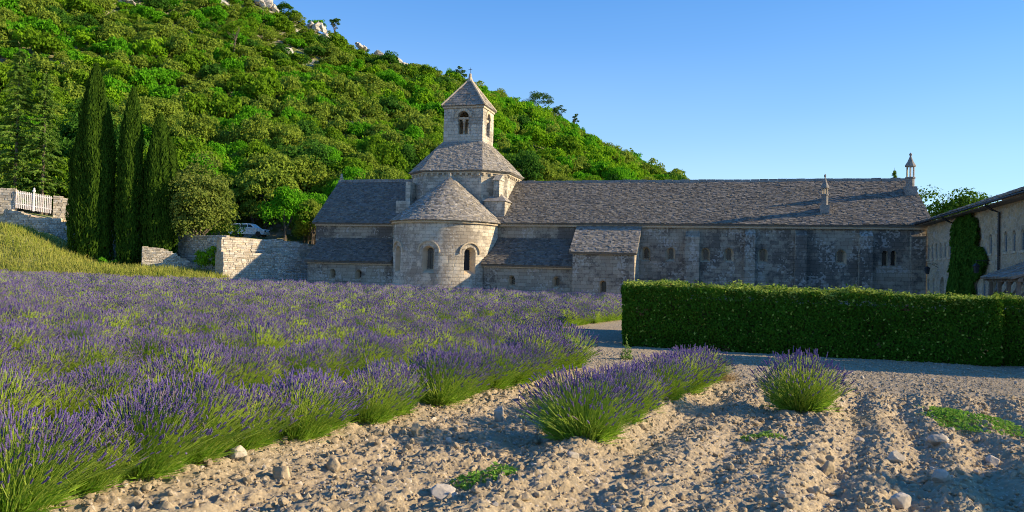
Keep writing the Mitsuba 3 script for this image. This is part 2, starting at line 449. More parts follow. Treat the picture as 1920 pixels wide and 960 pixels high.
def make_hill():
    xs = np.linspace(-190, 140, 260); ts = np.concatenate([np.linspace(0, 0.1, 14)[:-1], np.linspace(0.1, 1, 110)])
    X, S = np.meshgrid(xs, ts); Y = hfront(X) + (330 - hfront(X)) * S
    v = np.stack([X.ravel(), Y.ravel(), hill_z(X, Y).ravel()], 1)
    n = len(xs); i = (np.arange(len(ts) - 1)[:, None] * n + np.arange(n - 1)).ravel()
    q = np.stack([i, i + 1, i + 1 + n, i + n], 1)
    skirt = np.column_stack([xs, hfront(xs), np.full(n, -2.0)]); k = len(v); j = np.arange(n - 1)
    q2 = np.stack([k + j, k + j + 1, j + 1, j], 1)
    struct('hill', cat([(np.vstack([v, skirt]), np.vstack([q, q2]))]), 'hillside', smooth=40, label='steep hillside behind the abbey, covered with wood')


make_hill()

# ---------------------------------------------------------------- abbey church
CH = thing('abbey_church', label='stone abbey church with rounded apse, octagonal lantern, bell tower and a long roof', cat='church')
F0 = Flat((0, 0), (1, 0), (0, 1))


def front_wall(name, s0, s1, w0, w1, wins, v=0.0, thick=0.8, m='ashlar'):
    fr = Flat((0, v), (1, 0), (0, 1))
    holes = [arch(c, a, b, h) for c, a, b, h, *_ in wins]
    key = add(f'{CH}__{name}', fr.map(wall_mesh(rect(s0, s1, w0, w1), holes, thick)), m)
    for c, a, b, h, iw, ih in wins:
        window(CH, fr, c, a, b, h, iw, ih, depth=0.7)
    return key


# long dormitory wing
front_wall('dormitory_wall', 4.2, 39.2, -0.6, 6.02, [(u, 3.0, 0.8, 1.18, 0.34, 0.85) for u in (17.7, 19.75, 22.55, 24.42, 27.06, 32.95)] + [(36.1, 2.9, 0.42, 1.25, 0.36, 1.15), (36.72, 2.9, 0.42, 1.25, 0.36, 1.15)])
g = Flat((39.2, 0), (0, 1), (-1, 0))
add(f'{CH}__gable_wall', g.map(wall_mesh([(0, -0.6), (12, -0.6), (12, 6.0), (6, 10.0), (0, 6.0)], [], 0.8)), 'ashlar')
add(f'{CH}__rear_wall', CWm(box([4.2, 11.2, -0.6], [38.4, 12, 6.0])), 'ashlar')
roof_plane(f'{CH}__dormitory_roof', (4.0, -0.42, 6.08), (39.5, -0.42, 6.08), (39.0, 6, 10.3), (4.0, 6, 10.3), tone=(0.14, 0.26))
roof_plane(f'{CH}__dormitory_rear_roof', (39.5, 12.4, 6.08), (4.0, 12.4, 6.08), (4.0, 6.004, 10.29), (39.0, 6.004, 10.29), course=0.6, wid=0.9)
ridge_caps(f'{CH}__ridge_stone', (5.0, 6, 10.36), (38.95, 6, 10.36))
add(f'{CH}__cornice', CWm(box([5.0, -0.24, 5.80], [39.2, -0.004, 6.0])), 'stone_pale')
for a, b, top in ((20.95, 22.1, 5.55), (25.65, 26.45, 5.75), (29.5, 30.35, 5.75), (34.2, 35.15, 5.75), (37.85, 38.9, 5.75)):
    v = np.array([[a, -0.62, -0.6], [b, -0.62, -0.6], [b, -0.003, -0.6], [a, -0.003, -0.6], [a, -0.62, top - 0.5], [b, -0.62, top - 0.5], [b, -0.003, top], [a, -0.003, top]])
    add(f'{CH}__buttress', CWm(cat([(v, np.array([[0, 3, 2, 1], [4, 5, 6, 7], [0, 1, 5, 4], [1, 2, 6, 5], [2, 3, 7, 6], [3, 0, 4, 7]]))])), 'ashlar')

# left transept
front_wall('transept_wall', -13.1, -4.4, -0.6, 5.92, [])
g = Flat((-13.1, 8.6), (0, -1), (1, 0))
add(f'{CH}__gable_wall', g.map(wall_mesh([(0, -0.6), (8.6, -0.6), (8.6, 5.9), (4.3, 9.95), (0, 5.9)], [], 0.8)), 'ashlar')
roof_plane(f'{CH}__transept_roof', (-13.3, -0.42, 5.95), (-3.9, -0.42, 5.95), (-3.9, 4.3, 10.35), (-13.1, 4.3, 10.35), tone=(0.16, 0.26))
roof_plane(f'{CH}__transept_rear_roof', (-3.9, 9.0, 5.95), (-13.3, 9.0, 5.95), (-13.1, 4.304, 10.34), (-3.9, 4.304, 10.34), course=0.6, wid=0.9)
ridge_caps(f'{CH}__ridge_stone', (-13.1, 4.3, 10.4), (-4.6, 4.3, 10.4))
add(f'{CH}__finial', CWm(lathe([(0.2, 10.4), (0.16, 10.6), (0.22, 10.7), (0.1, 10.85), (0.13, 10.98), (0.02, 11.15)], 8, (-12.85, 4.3, 0))), 'stone_pale')
add(f'{CH}__cornice', CWm(box([-13.1, -0.24, 5.70], [-5.0, -0.004, 5.9])), 'stone_pale')

# low side chapels with lean-to roofs
for s0, s1, zz, wins in ((-12.5, -4.2, 4.52, ((-10.0, 0.75), (-7.45, 0.75))), (4.3, 12.0, 4.72, ((6.75, 0.55), (10.6, 0.55)))):
    front_wall('chapel_wall', s0, s1, -0.6, 2.36, [(u, w, 0.62, 0.95, 0.26, 0.62) for u, w in wins], v=-2.35)
    roof_plane(f'{CH}__chapel_roof', (s0 - 0.15, -2.75, 2.36), (s1, -2.75, 2.36), (s1, 0.0, zz), (s0 - 0.15, 0.0, zz), tone=(0.13, 0.23))
    add(f'{CH}__cornice', CWm(box([s0, -2.5, 2.14], [s1, -2.355, 2.3])), 'stone_pale')
add(f'{CH}__chapel_end_wall', CWm(box([-12.5, -1.55, -0.6], [-11.9, -0.01, 2.3])), 'ashlar')
add(f'{CH}__chapel_end_wall', Flat((-12.5, 0), (0, -1), (1, 0)).map(wall_mesh([(0.02, 2.3), (2.3, 2.3), (0.02, 4.3)], [], 0.5)), 'ashlar')

# annex with its own roof
front_wall('annex_wall', 12.1, 17.15, -0.6, 3.5, [(14.62, 0.15, 0.62, 1.15, 0.36, 0.85)], v=-3.0)
for s, e, nm in ((12.1, 1, 'annex_side_wall'), (17.15, -1, 'annex_side_wall')):
    fr = Flat((s, 0), (0, -1), (e, 0))
    add(f'{CH}__{nm}', fr.map(wall_mesh([(0.004, -0.6), (2.19, -0.6), (2.19, 3.98), (0.004, 5.75)], [], 0.7)), 'ashlar_clean')
roof_plane(f'{CH}__annex_roof', (11.85, -3.3, 3.52), (17.35, -3.3, 3.52), (17.35, -0.02, 5.98), (11.85, -0.02, 5.98), tone=(0.22, 0.36))

# apse
RA = 4.75
FA = Round(RA)
LA = RA * np.pi / 2
AW = [(math.radians(a) * RA, w0) for a, w0 in ((-42, 1.55), (1.5, 1.55), (45, 1.5))]
o = rect(-LA, LA, -0.6, 6.02)
am = wall_mesh(o, [arch(s, w, 1.08, 2.3, 13) for s, w in AW], 0.7, 0.4)
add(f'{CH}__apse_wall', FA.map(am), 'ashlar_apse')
for s, w in AW:
    window(CH, FA, s, w, 1.08, 2.3, 0.62, 1.78, depth=0.62, bars=5, hood=(0.86, 0.98), iw0=w + 0.36)
cm = wall_mesh(rect(-LA, LA, 5.8, 6.0), [], 0.2, 0.4); cv = cm[0].copy(); cv[:, 2] -= 0.2
add(f'{CH}__cornice', FA.map((cv, cm[1])), 'stone_pale')


def cone_roof(key, r0, z0, z1, vtop, n=32, tone=(0.22, 0.42)):
    apex = np.array([0.0, vtop, z1]); quads = []; nr = []
    na = 40; an = np.linspace(-np.pi / 2 - 0.12, np.pi / 2 + 0.12, na + 1)
    rim = np.stack([r0 * np.sin(an), -r0 * np.cos(an), np.full(na + 1, z0)], 1)
    deck = np.vstack([rim - [0, 0, 0.03], [apex - [0, 0, 0.03]], rim * [0.94, 0.94, 1] - [0, 0, 0.14]])
    f = [[i, i + 1, na + 1] for i in range(na)]
    f2 = [[i, i + na + 2, i + na + 3, i + 1] for i in range(na)]
    dk = add(key, CWm(cat([(deck, np.array(f)), (deck, np.array(f2))])), 'slate')
    for i in range(n):
        t0, t1 = i / n, min((i + 1) / n, 0.985)
        m = max(7, int(r0 * (1 - t0) * np.pi / 0.24)); a = np.linspace(an[0], an[-1], m + 1); a[1:-1] += RNG.uniform(-0.3, 0.3, m - 1) * (a[1] - a[0])
        rr = np.stack([r0 * np.sin(a), -r0 * np.cos(a), np.full(m + 1, z0)], 1)
        lo, hi = rr + (apex - rr) * t0, rr + (apex - rr) * t1
        q = np.stack([lo[:-1], lo[1:], hi[1:], hi[:-1]], 1); quads.append(q); x = np.cross(q[:, 1] - q[:, 0], q[:, 3] - q[:, 0]); nr.append(unit(x))
    Q = np.vstack(quads); N = np.vstack(nr); N = np.where(N[:, 2:] < 0, -N, N)
    (v, f), col = slab_mesh(CW(Q), N[:, :1] * EU + N[:, 1:2] * EV + N[:, 2:] * np.array([0, 0, 1.0]), RNG, tone=tone)
    add(f'{dk}__stone_slab', (v, f), 'vcol', color=col, kind='stuff')


cone_roof(f'{CH}__apse_roof', 5.12, 6.02, 10.35, 0.55)
add(f'{CH}__apse_finial', CWm(lathe([(0.28, 10.05), (0.16, 10.35), (0.02, 10.62)], 10, (0, 0.5, 0))), 'stone_pale')

# lantern drum with cut corners
V0, V1, UH, CC = 1.0, 9.2, 4.68, 1.93
OCT = [(-UH + CC, V0), (UH - CC, V0), (UH, V0 + CC), (UH, V1 - CC), (UH - CC, V1), (-UH + CC, V1), (-UH, V1 - CC), (-UH, V0 + CC)]
oc = np.array(OCT); cen = oc.mean(0)


def prism(poly, z0, z1, top=None):
    poly = np.asarray(poly, float); top = poly if top is None else np.asarray(top, float); n = len(poly)
    v = np.vstack([np.column_stack([poly, np.full(n, z0)]), np.column_stack([top, np.full(n, z1)])])
    f = [[i, (i + 1) % n, n + (i + 1) % n] for i in range(n)] + [[i, n + (i + 1) % n, n + i] for i in range(n)]
    f += [[0, i + 1, i] for i in range(1, n - 1)] + [[n, n + i, n + i + 1] for i in range(1, n - 1)]
    return v, np.array(f)


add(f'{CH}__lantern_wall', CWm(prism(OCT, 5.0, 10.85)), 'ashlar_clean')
add(f'{CH}__lantern_cornice', CWm(prism(cen + (oc - cen) * 1.028, 10.66, 10.87)), 'stone_pale')
ms = []
for i in range(8):
    a, b = oc[i], oc[(i + 1) % 8]; L = np.linalg.norm(b - a); e = (b - a) / L; nn = np.array([e[1], -e[0]])
    for q in np.linspace(0.25, L - 0.25, max(3, int(L / 0.55))):
        c = a + e * q; P = np.array([c - e * 0.1 - nn * 0.02, c + e * 0.1 - nn * 0.02, c + e * 0.1 + nn * 0.17, c - e * 0.1 + nn * 0.17])
        ms.append(prism(P, 10.44, 10.655))
add(f'{CH}__corbel', CWm(cat(ms)), 'stone_pale', kind='stuff')
TU, TV0, TV1 = 1.94, 3.6, 7.0
er = cen + (oc - cen) * 1.07
tb = [(-TU, TV0), (TU, TV0), (TU, TV0), (TU, TV1), (TU, TV1), (-TU, TV1), (-TU, TV1), (-TU, TV0)]
for i in range(8):
    j = (i + 1) % 8
    roof_plane(f'{CH}__lantern_roof', (*er[i], 10.88), (*er[j], 10.88), (*tb[j], 13.95), (*tb[i], 13.95), course=0.17, wid=0.24, tone=(0.28, 0.40))
# nave running back behind the lantern
add(f'{CH}__nave_wall', CWm(box([-5.0, V1, -0.6], [5.4, 36, 8.2])), 'ashlar')
add(f'{CH}__nave_gable', Flat((5.9, V1 - 0.35), (-1, 0), (0, 1)).map(wall_mesh([(0, 8.1), (11.4, 8.1), (11.4, 8.6), (5.7, 12.1), (0, 8.6)], [], 0.6)), 'ashlar_clean')
roof_plane(f'{CH}__nave_roof', (5.7, 36, 8.2), (5.7, V1 + 0.3, 8.2), (0.2, V1 + 0.3, 11.7), (0.2, 36, 11.7), course=0.5, wid=0.8)
roof_plane(f'{CH}__nave_roof', (-5.3, V1 + 0.3, 8.2), (-5.3, 36, 8.2), (0.2, 36, 11.69), (0.2, V1 + 0.3, 11.69), course=0.5, wid=0.8)
# small stepped blocks at the foot of the lantern
sx, sy = 4.25, 1.45
add(f'{CH}__corner_block', CWm(box([sx - 0.95, sy - 1.0, 6.5], [sx + 0.95, sy + 0.9, 8.05])), 'ashlar_clean')
P = [(sx - 1.1, sy - 1.12), (sx + 1.1, sy - 1.12), (sx + 1.1, sy + 1.0), (sx - 1.1, sy + 1.0)]; tp = [(sx - 0.25, sy + 0.2), (sx + 0.2, sy + 0.2), (sx + 0.2, sy + 0.6), (sx - 0.25, sy + 0.6)]
add(f'{CH}__corner_block_roof', CWm(prism(P, 8.054, 8.85, tp)), 'stone_grey')
add(f'{CH}__pier', CWm(cat([box([3.95, 0.95, 8.5], [4.5, 2.3, 10.0]), prism([(3.87, 0.87), (4.58, 0.87), (4.58, 2.3), (3.87, 2.3)], 10.004, 10.6, [(3.87, 1.9), (4.58, 1.9), (4.58, 2.3), (3.87, 2.3)])])), 'ashlar_clean')
add(f'{CH}__corner_block', CWm(box([-5.3, 0.6, 6.0], [-3.9, 2.2, 8.1])), 'ashlar_clean')
add(f'{CH}__pier', CWm(box([-4.55, 1.0, 8.0], [-4.1, 2.3, 9.9])), 'ashlar_clean')

# bell tower
TZ0, TZ1 = 13.8, 17.35
dU, dV = TU * 2, TV1 - TV0
for nm, fr, L in (('front', Flat((-TU, TV0), (1, 0), (0, 1)), dU), ('side', Flat((TU, TV0), (0, 1), (-1, 0)), dV), ('rear', Flat((TU, TV1), (-1, 0), (0, -1)), dU), ('side', Flat((-TU, TV1), (0, -1), (1, 0)), dV)):
    c = L / 2
    ins = 0.0 if nm in ('front', 'rear') else 0.554
    add(f'{CH}__tower_wall', fr.map(wall_mesh(rect(ins, L - ins, TZ0, TZ1), [arch(c, 14.65, 1.1, 2.2, 15)], 0.55)), 'ashlar_clean')
    aa = np.linspace(0, np.pi, 15); cy = 14.65 + 2.2 - 0.55
    ring = np.vstack([np.stack([c + 0.82 * np.cos(aa), cy + 0.82 * np.sin(aa)], 1), np.stack([c + 0.56 * np.cos(aa[::-1]), cy + 0.56 * np.sin(aa[::-1])], 1)])
    rm = wall_mesh(ring, [], 0.1); rv = rm[0].copy(); rv[:, 2] -= 0.07
    w = add(f'{CH}__belfry_opening', fr.map((rv, rm[1])), 'stone_pale')
    add(f'{w}__transom', fr.map(box([c - 0.55, 16.1, 0.12], [c + 0.55, 16.3, 0.42])), 'stone_pale')
    col = lathe([(0.1, 14.66), (0.1, 14.78), (0.07, 14.82), (0.065, 15.72), (0.09, 15.76), (0.2, 16.09)], 10)
    add(f'{w}__column', fr.map((np.column_stack([col[0][:, 0] + c, col[0][:, 2], col[0][:, 1] + 0.27]), col[1])), 'stone_pale')
add(f'{CH}__tower_cornice', CWm(cat([box([-TU - 0.1, TV0 - 0.1, TZ1 - 0.2], [TU + 0.1, TV0 - 0.003, TZ1]), box([TU + 0.003, TV0 - 0.1, TZ1 - 0.2], [TU + 0.1, TV1 + 0.1, TZ1]),
                                     box([-TU - 0.1, TV0 - 0.1, TZ1 - 0.2], [-TU - 0.003, TV1 + 0.1, TZ1])])), 'stone_pale')
tq = [(-TU - 0.2, TV0 - 0.2), (TU + 0.2, TV0 - 0.2), (TU + 0.2, TV1 + 0.2), (-TU - 0.2, TV1 + 0.2)]; ap = (0, (TV0 + TV1) / 2, 20.3)
for i in range(4):
    j = (i + 1) % 4
    roof_plane(f'{CH}__tower_roof', (*tq[i], TZ1 + 0.02), (*tq[j], TZ1 + 0.02), ap, ap, course=0.28, wid=0.4, tone=(0.24, 0.34))
    hip = tube(np.array([(*tq[i], TZ1 + 0.08), ap]), 0.11, 6)
    add(f'{CH}__tower_hip', CWm(hip), 'stone_pale')
fin = add(f'{CH}__tower_finial', CWm(lathe([(0.3, 20.0), (0.2, 20.35), (0.12, 20.7), (0.14, 20.78), (0.02, 20.85)], 10, (ap[0], ap[1], 0))), 'stone_pale')
add(f'{fin}__cross', CWm(cat([tube([(0, ap[1], 20.8), (0, ap[1], 21.4)], 0.025, 6), tube([(-0.18, ap[1], 21.2), (0.18, ap[1], 21.2)], 0.025, 6)])), 'iron')


def chimney(u, v, z0, zs, r, h, label):
    k = f'{CH}__chimney'
    k = add(k, CWm(cat([box([u - r * 1.35, v - r * 1.35, z0 - 1.2], [u + r * 1.35, v + r * 1.6, z0 + 0.55]), lathe([(r * 1.05, z0 + 0.5), (r, z0 + 0.6), (r, zs), (r * 1.2, zs + 0.03), (r * 1.2, zs + 0.13)], 10, (u, v, 0))])), 'stone_grey', label=label)
    for i in range(6):
        a = i * np.pi / 3 + 0.3; x, y = u + r * 0.85 * math.cos(a), v + r * 0.85 * math.sin(a)
        add(f'{k}__colonnette', CWm(tube([(x, y, zs + 0.12), (x, y, zs + h)], r * 0.2, 6)), 'stone_pale')
    t = zs + h
    add(f'{k}__cap', CWm(lathe([(r * 1.25, t - 0.01), (r * 1.28, t + 0.1), (r * 0.75, t + 0.38), (r * 0.3, t + 0.75), (r * 0.2, t + 0.86), (r * 0.34, t + 0.96), (r * 0.34, t + 1.04), (r * 0.05, t + 1.16)], 10, (u, v, 0))), 'stone_grey')


chimney(31.8, 1.3, 7.25, 8.55, 0.25, 0.62, 'short round chimney standing low on the long roof')
chimney(38.6, 4.1, 9.0, 10.2, 0.33, 1.0, 'tall round chimney at the right end of the roof ridge')

# ---------------------------------------------------------------- monastery wing on the right
MW = thing('monastery_wing', label='two-storey rubble stone monastery wing at the right, with narrow arched windows', cat='building')
WU, WL = 38.95, 27.0
FW = Flat((WU, -0.75), (0, -1), (1, 0))


def rubble(p, n, uv):
    dx, dy = p.x - OC[0], p.y - OC[1]
    h = dr.select(dr.abs(n.x * EU[0] + n.y * EU[1]) > 0.72, dx * EV[0] + dy * EV[1], dx * EU[0] + dy * EU[1])
    a, b, r = mikit.voronoi(h / 0.42, p.z / 0.24)
    c = mikit.mix((0.52, 0.375, 0.20), (0.30, 0.215, 0.12), r)
    c = mikit.mix(c, (0.30, 0.275, 0.24), 0.7 * mikit.fbm(h * 0.6, p.z * 0.6, 4))
    return mikit.mix((0.40, 0.36, 0.29), c, mikit.smoothstep(0.03, 0.16, b - a))


mat('rubble', mikit.proc(rubble), bump=(lambda p, n, uv: mikit.fbm(p.x * 5 + p.y * 2, p.y * 5, p.z * 6, 3), 0.06, 0.02))
UP = [0.89, 2.19, 3.48, 4.72, 6.0, 7.27, 8.65, 16.36, 17.71, 19.01, 20.36, 21.66, 23.0]
LOWW = [1.1, 2.7, 13.6, 15.2]
wl = [(s - 0.75, 3.5, 0.56, 1.12) for s in UP] + [(s - 0.75, 0.55, 0.62, 1.5) for s in LOWW]
door = (4.55, -0.1, 1.35, 2.3); gate_o = (16.2, -0.1, 1.9, 2.25)
add(f'{MW}__wall', FW.map(wall_mesh(rect(-0.2, WL - 0.75, -0.8, 6.15), [arch(c, a, b, h) for c, a, b, h in wl] + [arch(*door), arch(*gate_o)], 0.7)), 'rubble')
add(f'{MW}__end_wall', Flat((WU + 0.7, -WL + 0.0), (1, 0), (0, 1)).map(wall_mesh([(0, -0.8), (9, -0.8), (9, 6.0), (4.3, 8.3), (0, 6.3)], [], 0.6)), 'rubble')
add(f'{MW}__rear_wall', CWm(box([WU + 9.2, -WL + 0.3, -0.8], [WU + 9.8, 0, 6.0])), 'rubble')
for c, a, b, h in wl:
    w = window(MW, FW, c, a, b, h, b * 0.9, h * 0.95, depth=0.13, mat='stone_pale', pane='glass_dark', iw0=a + h * 0.04)
    add(f'{w}__sash', FW.map(cat([box([c - b * 0.41, a + h * 0.04, 0.07], [c - b * 0.41 + 0.05, a + h * 0.8, 0.12]), box([c + b * 0.41 - 0.05, a + h * 0.04, 0.07], [c + b * 0.41, a + h * 0.8, 0.12]),
                                  box([c - b * 0.35, a + h * 0.5, 0.08], [c + b * 0.35, a + h * 0.54, 0.115]), box([c - 0.02, a + h * 0.04, 0.085], [c + 0.02, a + h * 0.9, 0.11])])), 'blue_grey_paint')
    add(f'{w}__sill', FW.map(box([c - b * 0.65, a - 0.12, -0.06], [c + b * 0.65, a - 0.004, 0.25])), 'stone_pale')
d = add(f'{MW}__door', FW.map((lambda m: (np.column_stack([m[0][:, :2], m[0][:, 2] + 0.3]), m[1]))(wall_mesh(arch(4.55, -0.1, 1.35, 2.3), [arch(4.55, 1.5, 1.0, 0.6), rect(4.0, 4.5, 0.9, 1.42), rect(4.6, 5.1, 0.9, 1.42)], 0.06))), 'white_paint', label='white arched door with glazed panels')
add(f'{d}__pane', FW.map(box([3.95, 0.85, 0.33], [5.15, 2.1, 0.35])), 'glass_dark')
d = add(f'{MW}__door', FW.map((lambda m: (np.column_stack([m[0][:, :2], m[0][:, 2] + 0.35]), m[1]))(wall_mesh(arch(*gate_o), [], 0.06))), 'blue_grey_paint', label='wide pale blue-grey doorway')
for i in range(5):
    add(f'{d}__plank', FW.map(box([15.27 + i * 0.372, -0.1, 0.325], [15.27 + i * 0.372 + 0.36, 1.45, 0.346])), 'blue_grey_paint')
A, B, C, D = (WU - 0.75, -WL - 0.5, 6.28), (WU - 0.75, 0.4, 6.28), (WU + 5, 0.4, 8.4), (WU + 5, -WL - 0.5, 8.4)
roof_plane(f'{MW}__roof', A, B, C, D, course=0.33, wid=0.42, thick=0.12, tone=(0.23, 0.33))
roof_plane(f'{MW}__rear_roof', (WU + 10.4, 0.4, 6.2), (WU + 10.4, -WL - 0.5, 6.2), (WU + 5.004, -WL - 0.5, 8.39), (WU + 5.004, 0.4, 8.39), course=0.6, wid=0.9)
add(f'{MW}__soffit', CWm(box([WU - 0.68, -WL - 0.4, 6.06], [WU - 0.004, 0.3, 6.12])), 'timber')
gt = tube([(WU - 0.82, 0.4, 6.18), (WU - 0.82, -WL - 0.5, 6.18)], 0.06, 8)
add(f'{MW}__gutter', CWm(gt), 'iron')
for s in (8.75, 18.2):
    add(f'{MW}__downpipe', CWm(tube([(WU - 0.8, -s, 6.1), (WU - 0.45, -s, 5.85), (WU - 0.1, -s, 5.7), (WU - 0.1, -s, -0.4)], 0.065, 8)), 'iron')
for s, l in ((4.1, 'black hanging wall lantern left of the ivy, above the white arched door'), (16.35, 'black hanging wall lantern right of the ivy, near the timber porch')):
    k = thing('wall_lantern', label=l, cat='lantern', group='lanterns on the monastery wing')
    z = 2.75
    add(f'{k}__bracket', CWm(cat([tube([(WU, -s, z + 0.35), (WU - 0.75, -s, z + 0.35)], 0.02, 6), tube([(WU, -s, z + 0.1), (WU - 0.4, -s, z + 0.34)], 0.015, 6), tube([(WU - 0.7, -s, z + 0.35), (WU - 0.7, -s, z + 0.15)], 0.012, 5)])), 'iron')
    add(f'{k}__hood', CWm(lathe([(0.22, z), (0.22, z + 0.02), (0.1, z + 0.14), (0.03, z + 0.18)], 6, (WU - 0.7, -s, 0))), 'iron')
    add(f'{k}__lamp_glass', CWm(lathe([(0.1, z - 0.33), (0.16, z - 0.003)], 6, (WU - 0.7, -s, 0))), 'glass_dark')
    add(f'{k}__cage', CWm(cat([tube([(WU - 0.7 + 0.11 * math.cos(a), -s + 0.11 * math.sin(a), z - 0.34), (WU - 0.7 + 0.18 * math.cos(a), -s + 0.18 * math.sin(a), z)], 0.012, 5) for a in np.arange(6) * math.pi / 3] + [lathe([(0.12, z - 0.38), (0.12, z - 0.335)], 6, (WU - 0.7, -s, 0))])), 'iron')

# timber porch in front of the wing
PT = thing('timber_porch', label='open timber porch with a low tiled roof, at the right edge behind the hedge', cat='porch')
pu0, pu1, pv0, pv1 = WU - 1.6, WU - 0.05, -26.6, -22.3
rz = [(pu0 - 0.35, 2.08), (pu1, 3.05)]
roof_plane(f'{PT}__roof', (pu0 - 0.35, pv0 - 0.3, 2.08), (pu0 - 0.35, pv1 + 0.3, 2.08), (pu1, pv1 + 0.3, 2.85), (pu1, pv0 - 0.3, 2.85), course=0.36, wid=0.3, thick=0.08, tone=(0.21, 0.31))
for v in np.linspace(pv1 - 0.1, pv0 + 0.1, 4):
    add(f'{PT}__post', CWm(box([pu0 - 0.08, v - 0.08, -0.5], [pu0 + 0.08, v + 0.08, 1.88])), 'timber')
    add(f'{PT}__rafter', CWm(tube([(pu0 - 0.3, v, 1.97), (pu1 - 0.02, v, 2.72)], 0.06, 4)), 'timber')
    add(f'{PT}__brace', CWm(tube([(pu0 + 0.05, v, 1.1), (pu0 + 0.8, v, 2.26)], 0.055, 4)), 'timber')
add(f'{PT}__beam', CWm(box([pu0 - 0.1, pv0 - 0.2, 1.884], [pu0 + 0.1, pv1 + 0.2, 2.03])), 'timber')


# ---------------------------------------------------------------- foliage builders
def leaf_cloud(rng, centers, radii, per, size, cols, squash=0.8, droop=0.0, core=0.45):
    """leaf-sized faces spread through lobes; returns mesh and vertex colours."""
    k = len(centers); idx = np.repeat(np.arange(k), per)
    d = unit(rng.normal(size=(len(idx), 3))); d[:, 2] = np.where(rng.random(len(idx)) < 0.7, np.abs(d[:, 2]), d[:, 2])
    r = radii[idx] * (core + (1 - core) * rng.random(len(idx)) ** 0.5)
    c = centers[idx] + d * r[:, None] * np.array([1, 1, squash])
    n = unit(d + rng.normal(size=c.shape) * 0.55 + np.array([0, 0, 0.25 - droop]))
    s = size * rng.uniform(0.65, 1.35, len(idx))
    m = leaf_quads(c, n, s * 0.62, s, rng)
    t = rng.random(k)[idx] * 0.6 + rng.random(len(idx)) * 0.4
    col = np.asarray(cols[0]) * (1 - t[:, None]) + np.asarray(cols[1]) * t[:, None]
    return m, np.repeat(col, 4, 0)


def crown_lobes(rng, R, H, n, flat=1.0):
    """lobe centres over an uneven rounded crown of radius R, height H, its foot at z=0."""
    d = unit(rng.normal(size=(n, 3))); d[:, 2] = np.abs(d[:, 2]) * 1.1 - 0.25
    ph = rng.random(6) * 7
    lump = 1 + 0.18 * np.sin(3 * np.arctan2(d[:, 1], d[:, 0]) + ph[0]) + 0.15 * np.sin(4 * d[:, 2] + ph[1])
    q = (rng.uniform(0.35, 0.85, n) ** 0.6 * lump)[:, None]
    c = d * q * np.array([R, R, H * 0.52]) + np.array([0, 0, H * 0.46])
    return c, rng.uniform(0.26, 0.42, n) * R


GREENS = {'oak': ((0.085, 0.19, 0.010), (0.20, 0.35, 0.022)), 'bright': ((0.07, 0.26, 0.010), (0.16, 0.43, 0.020)), 'dark': ((0.035, 0.11, 0.014), (0.09, 0.22, 0.028)),
          'olive': ((0.14, 0.22, 0.025), (0.28, 0.38, 0.05)), 'lime': ((0.14, 0.31, 0.012), (0.27, 0.48, 0.022)), 'pine': ((0.04, 0.11, 0.03), (0.11, 0.20, 0.05))}


def tree_variant(seed, kind, R, H, lobes, per, size, trunk=True):
    rng = np.random.default_rng(seed)
    c, r = crown_lobes(rng, R, H * 0.86, lobes)
    c[:, 2] += H * 0.12
    m, col = leaf_cloud(rng, c, r, per, size, GREENS[kind])
    tr = [tube([(0, 0, -1.2), (0.05, 0.02, H * 0.25), (0.1 * R, 0, H * 0.55)], [0.16 * R / 2.5, 0.12 * R / 2.5, 0.05], 6)]
    for j in range(4):
        q = c[rng.integers(len(c))]
        tr.append(tube([(0, 0, H * (0.12 + 0.06 * j)), q * 0.5 + np.array([0, 0, H * 0.12]), q], [0.07, 0.05, 0.02], 5))
    return m, col, cat(tr)


def group_of(name, parts):
    scene[name] = {'type': 'shapegroup', **parts}
    return name


def place(key, grp, x, y, z, s=1.0, rot=0.0, sz=None, **lab):
    key = numbered(key)
    scene[key] = {'type': 'instance', 'group': {'type': 'ref', 'id': grp}, 'to_world': T().translate([float(x), float(y), float(z)]).rotate([0, 0, 1], float(rot)).scale([float(s), float(s), float(sz or s)])}
    note(key, **lab)
    return key


# hill wood: about 300 nearest trees one by one, the rest as one wood
HK = [('oak', 'olive green oak'), ('bright', 'fresh green broadleaf tree'), ('olive', 'yellowish olive oak'), ('lime', 'bright yellow-green tree'), ('dark', 'dark evergreen oak'), ('bright', 'fresh green broadleaf tree'), ('oak', 'olive green oak'), ('olive', 'yellowish olive oak')]
near_g, far_g = [], []
for i, (k, nm) in enumerate(HK):
    m, col, tr = tree_variant(100 + i, k, 2.5, 5.6, 52, 84, 0.135)
    near_g.append(group_of(f'near_tree_{i}', {'crown': mikit.ply(m, 'leaf', color=col), 'trunk': mikit.ply(tr, 'bark')}))
    m, col, tr = tree_variant(200 + i, k, 2.3, 4.4, 32, 42, 0.20)
    far_g.append(group_of(f'far_tree_{i}', {'crown': mikit.ply(m, 'leaf', color=col)}))
rng = np.random.default_rng(77)
pts = []
for y in np.arange(86, 258, 2.85):
    for x in np.arange(-172, 78, 2.85):
        px, py = x + rng.uniform(-1.35, 1.35), y + rng.uniform(-1.35, 1.35)
        if not (-0.70 < px / py < 0.33) or py < hfront(px) + 6 or (py < 96 and -34 < px < -24) or (py < 91 and px < -42):
            continue
        if px < -55 and py > 175 and rng.random() < 0.12:
            continue
        pts.append((px, py))
pts = np.array(pts); pz = hill_z(pts[:, 0], pts[:, 1])
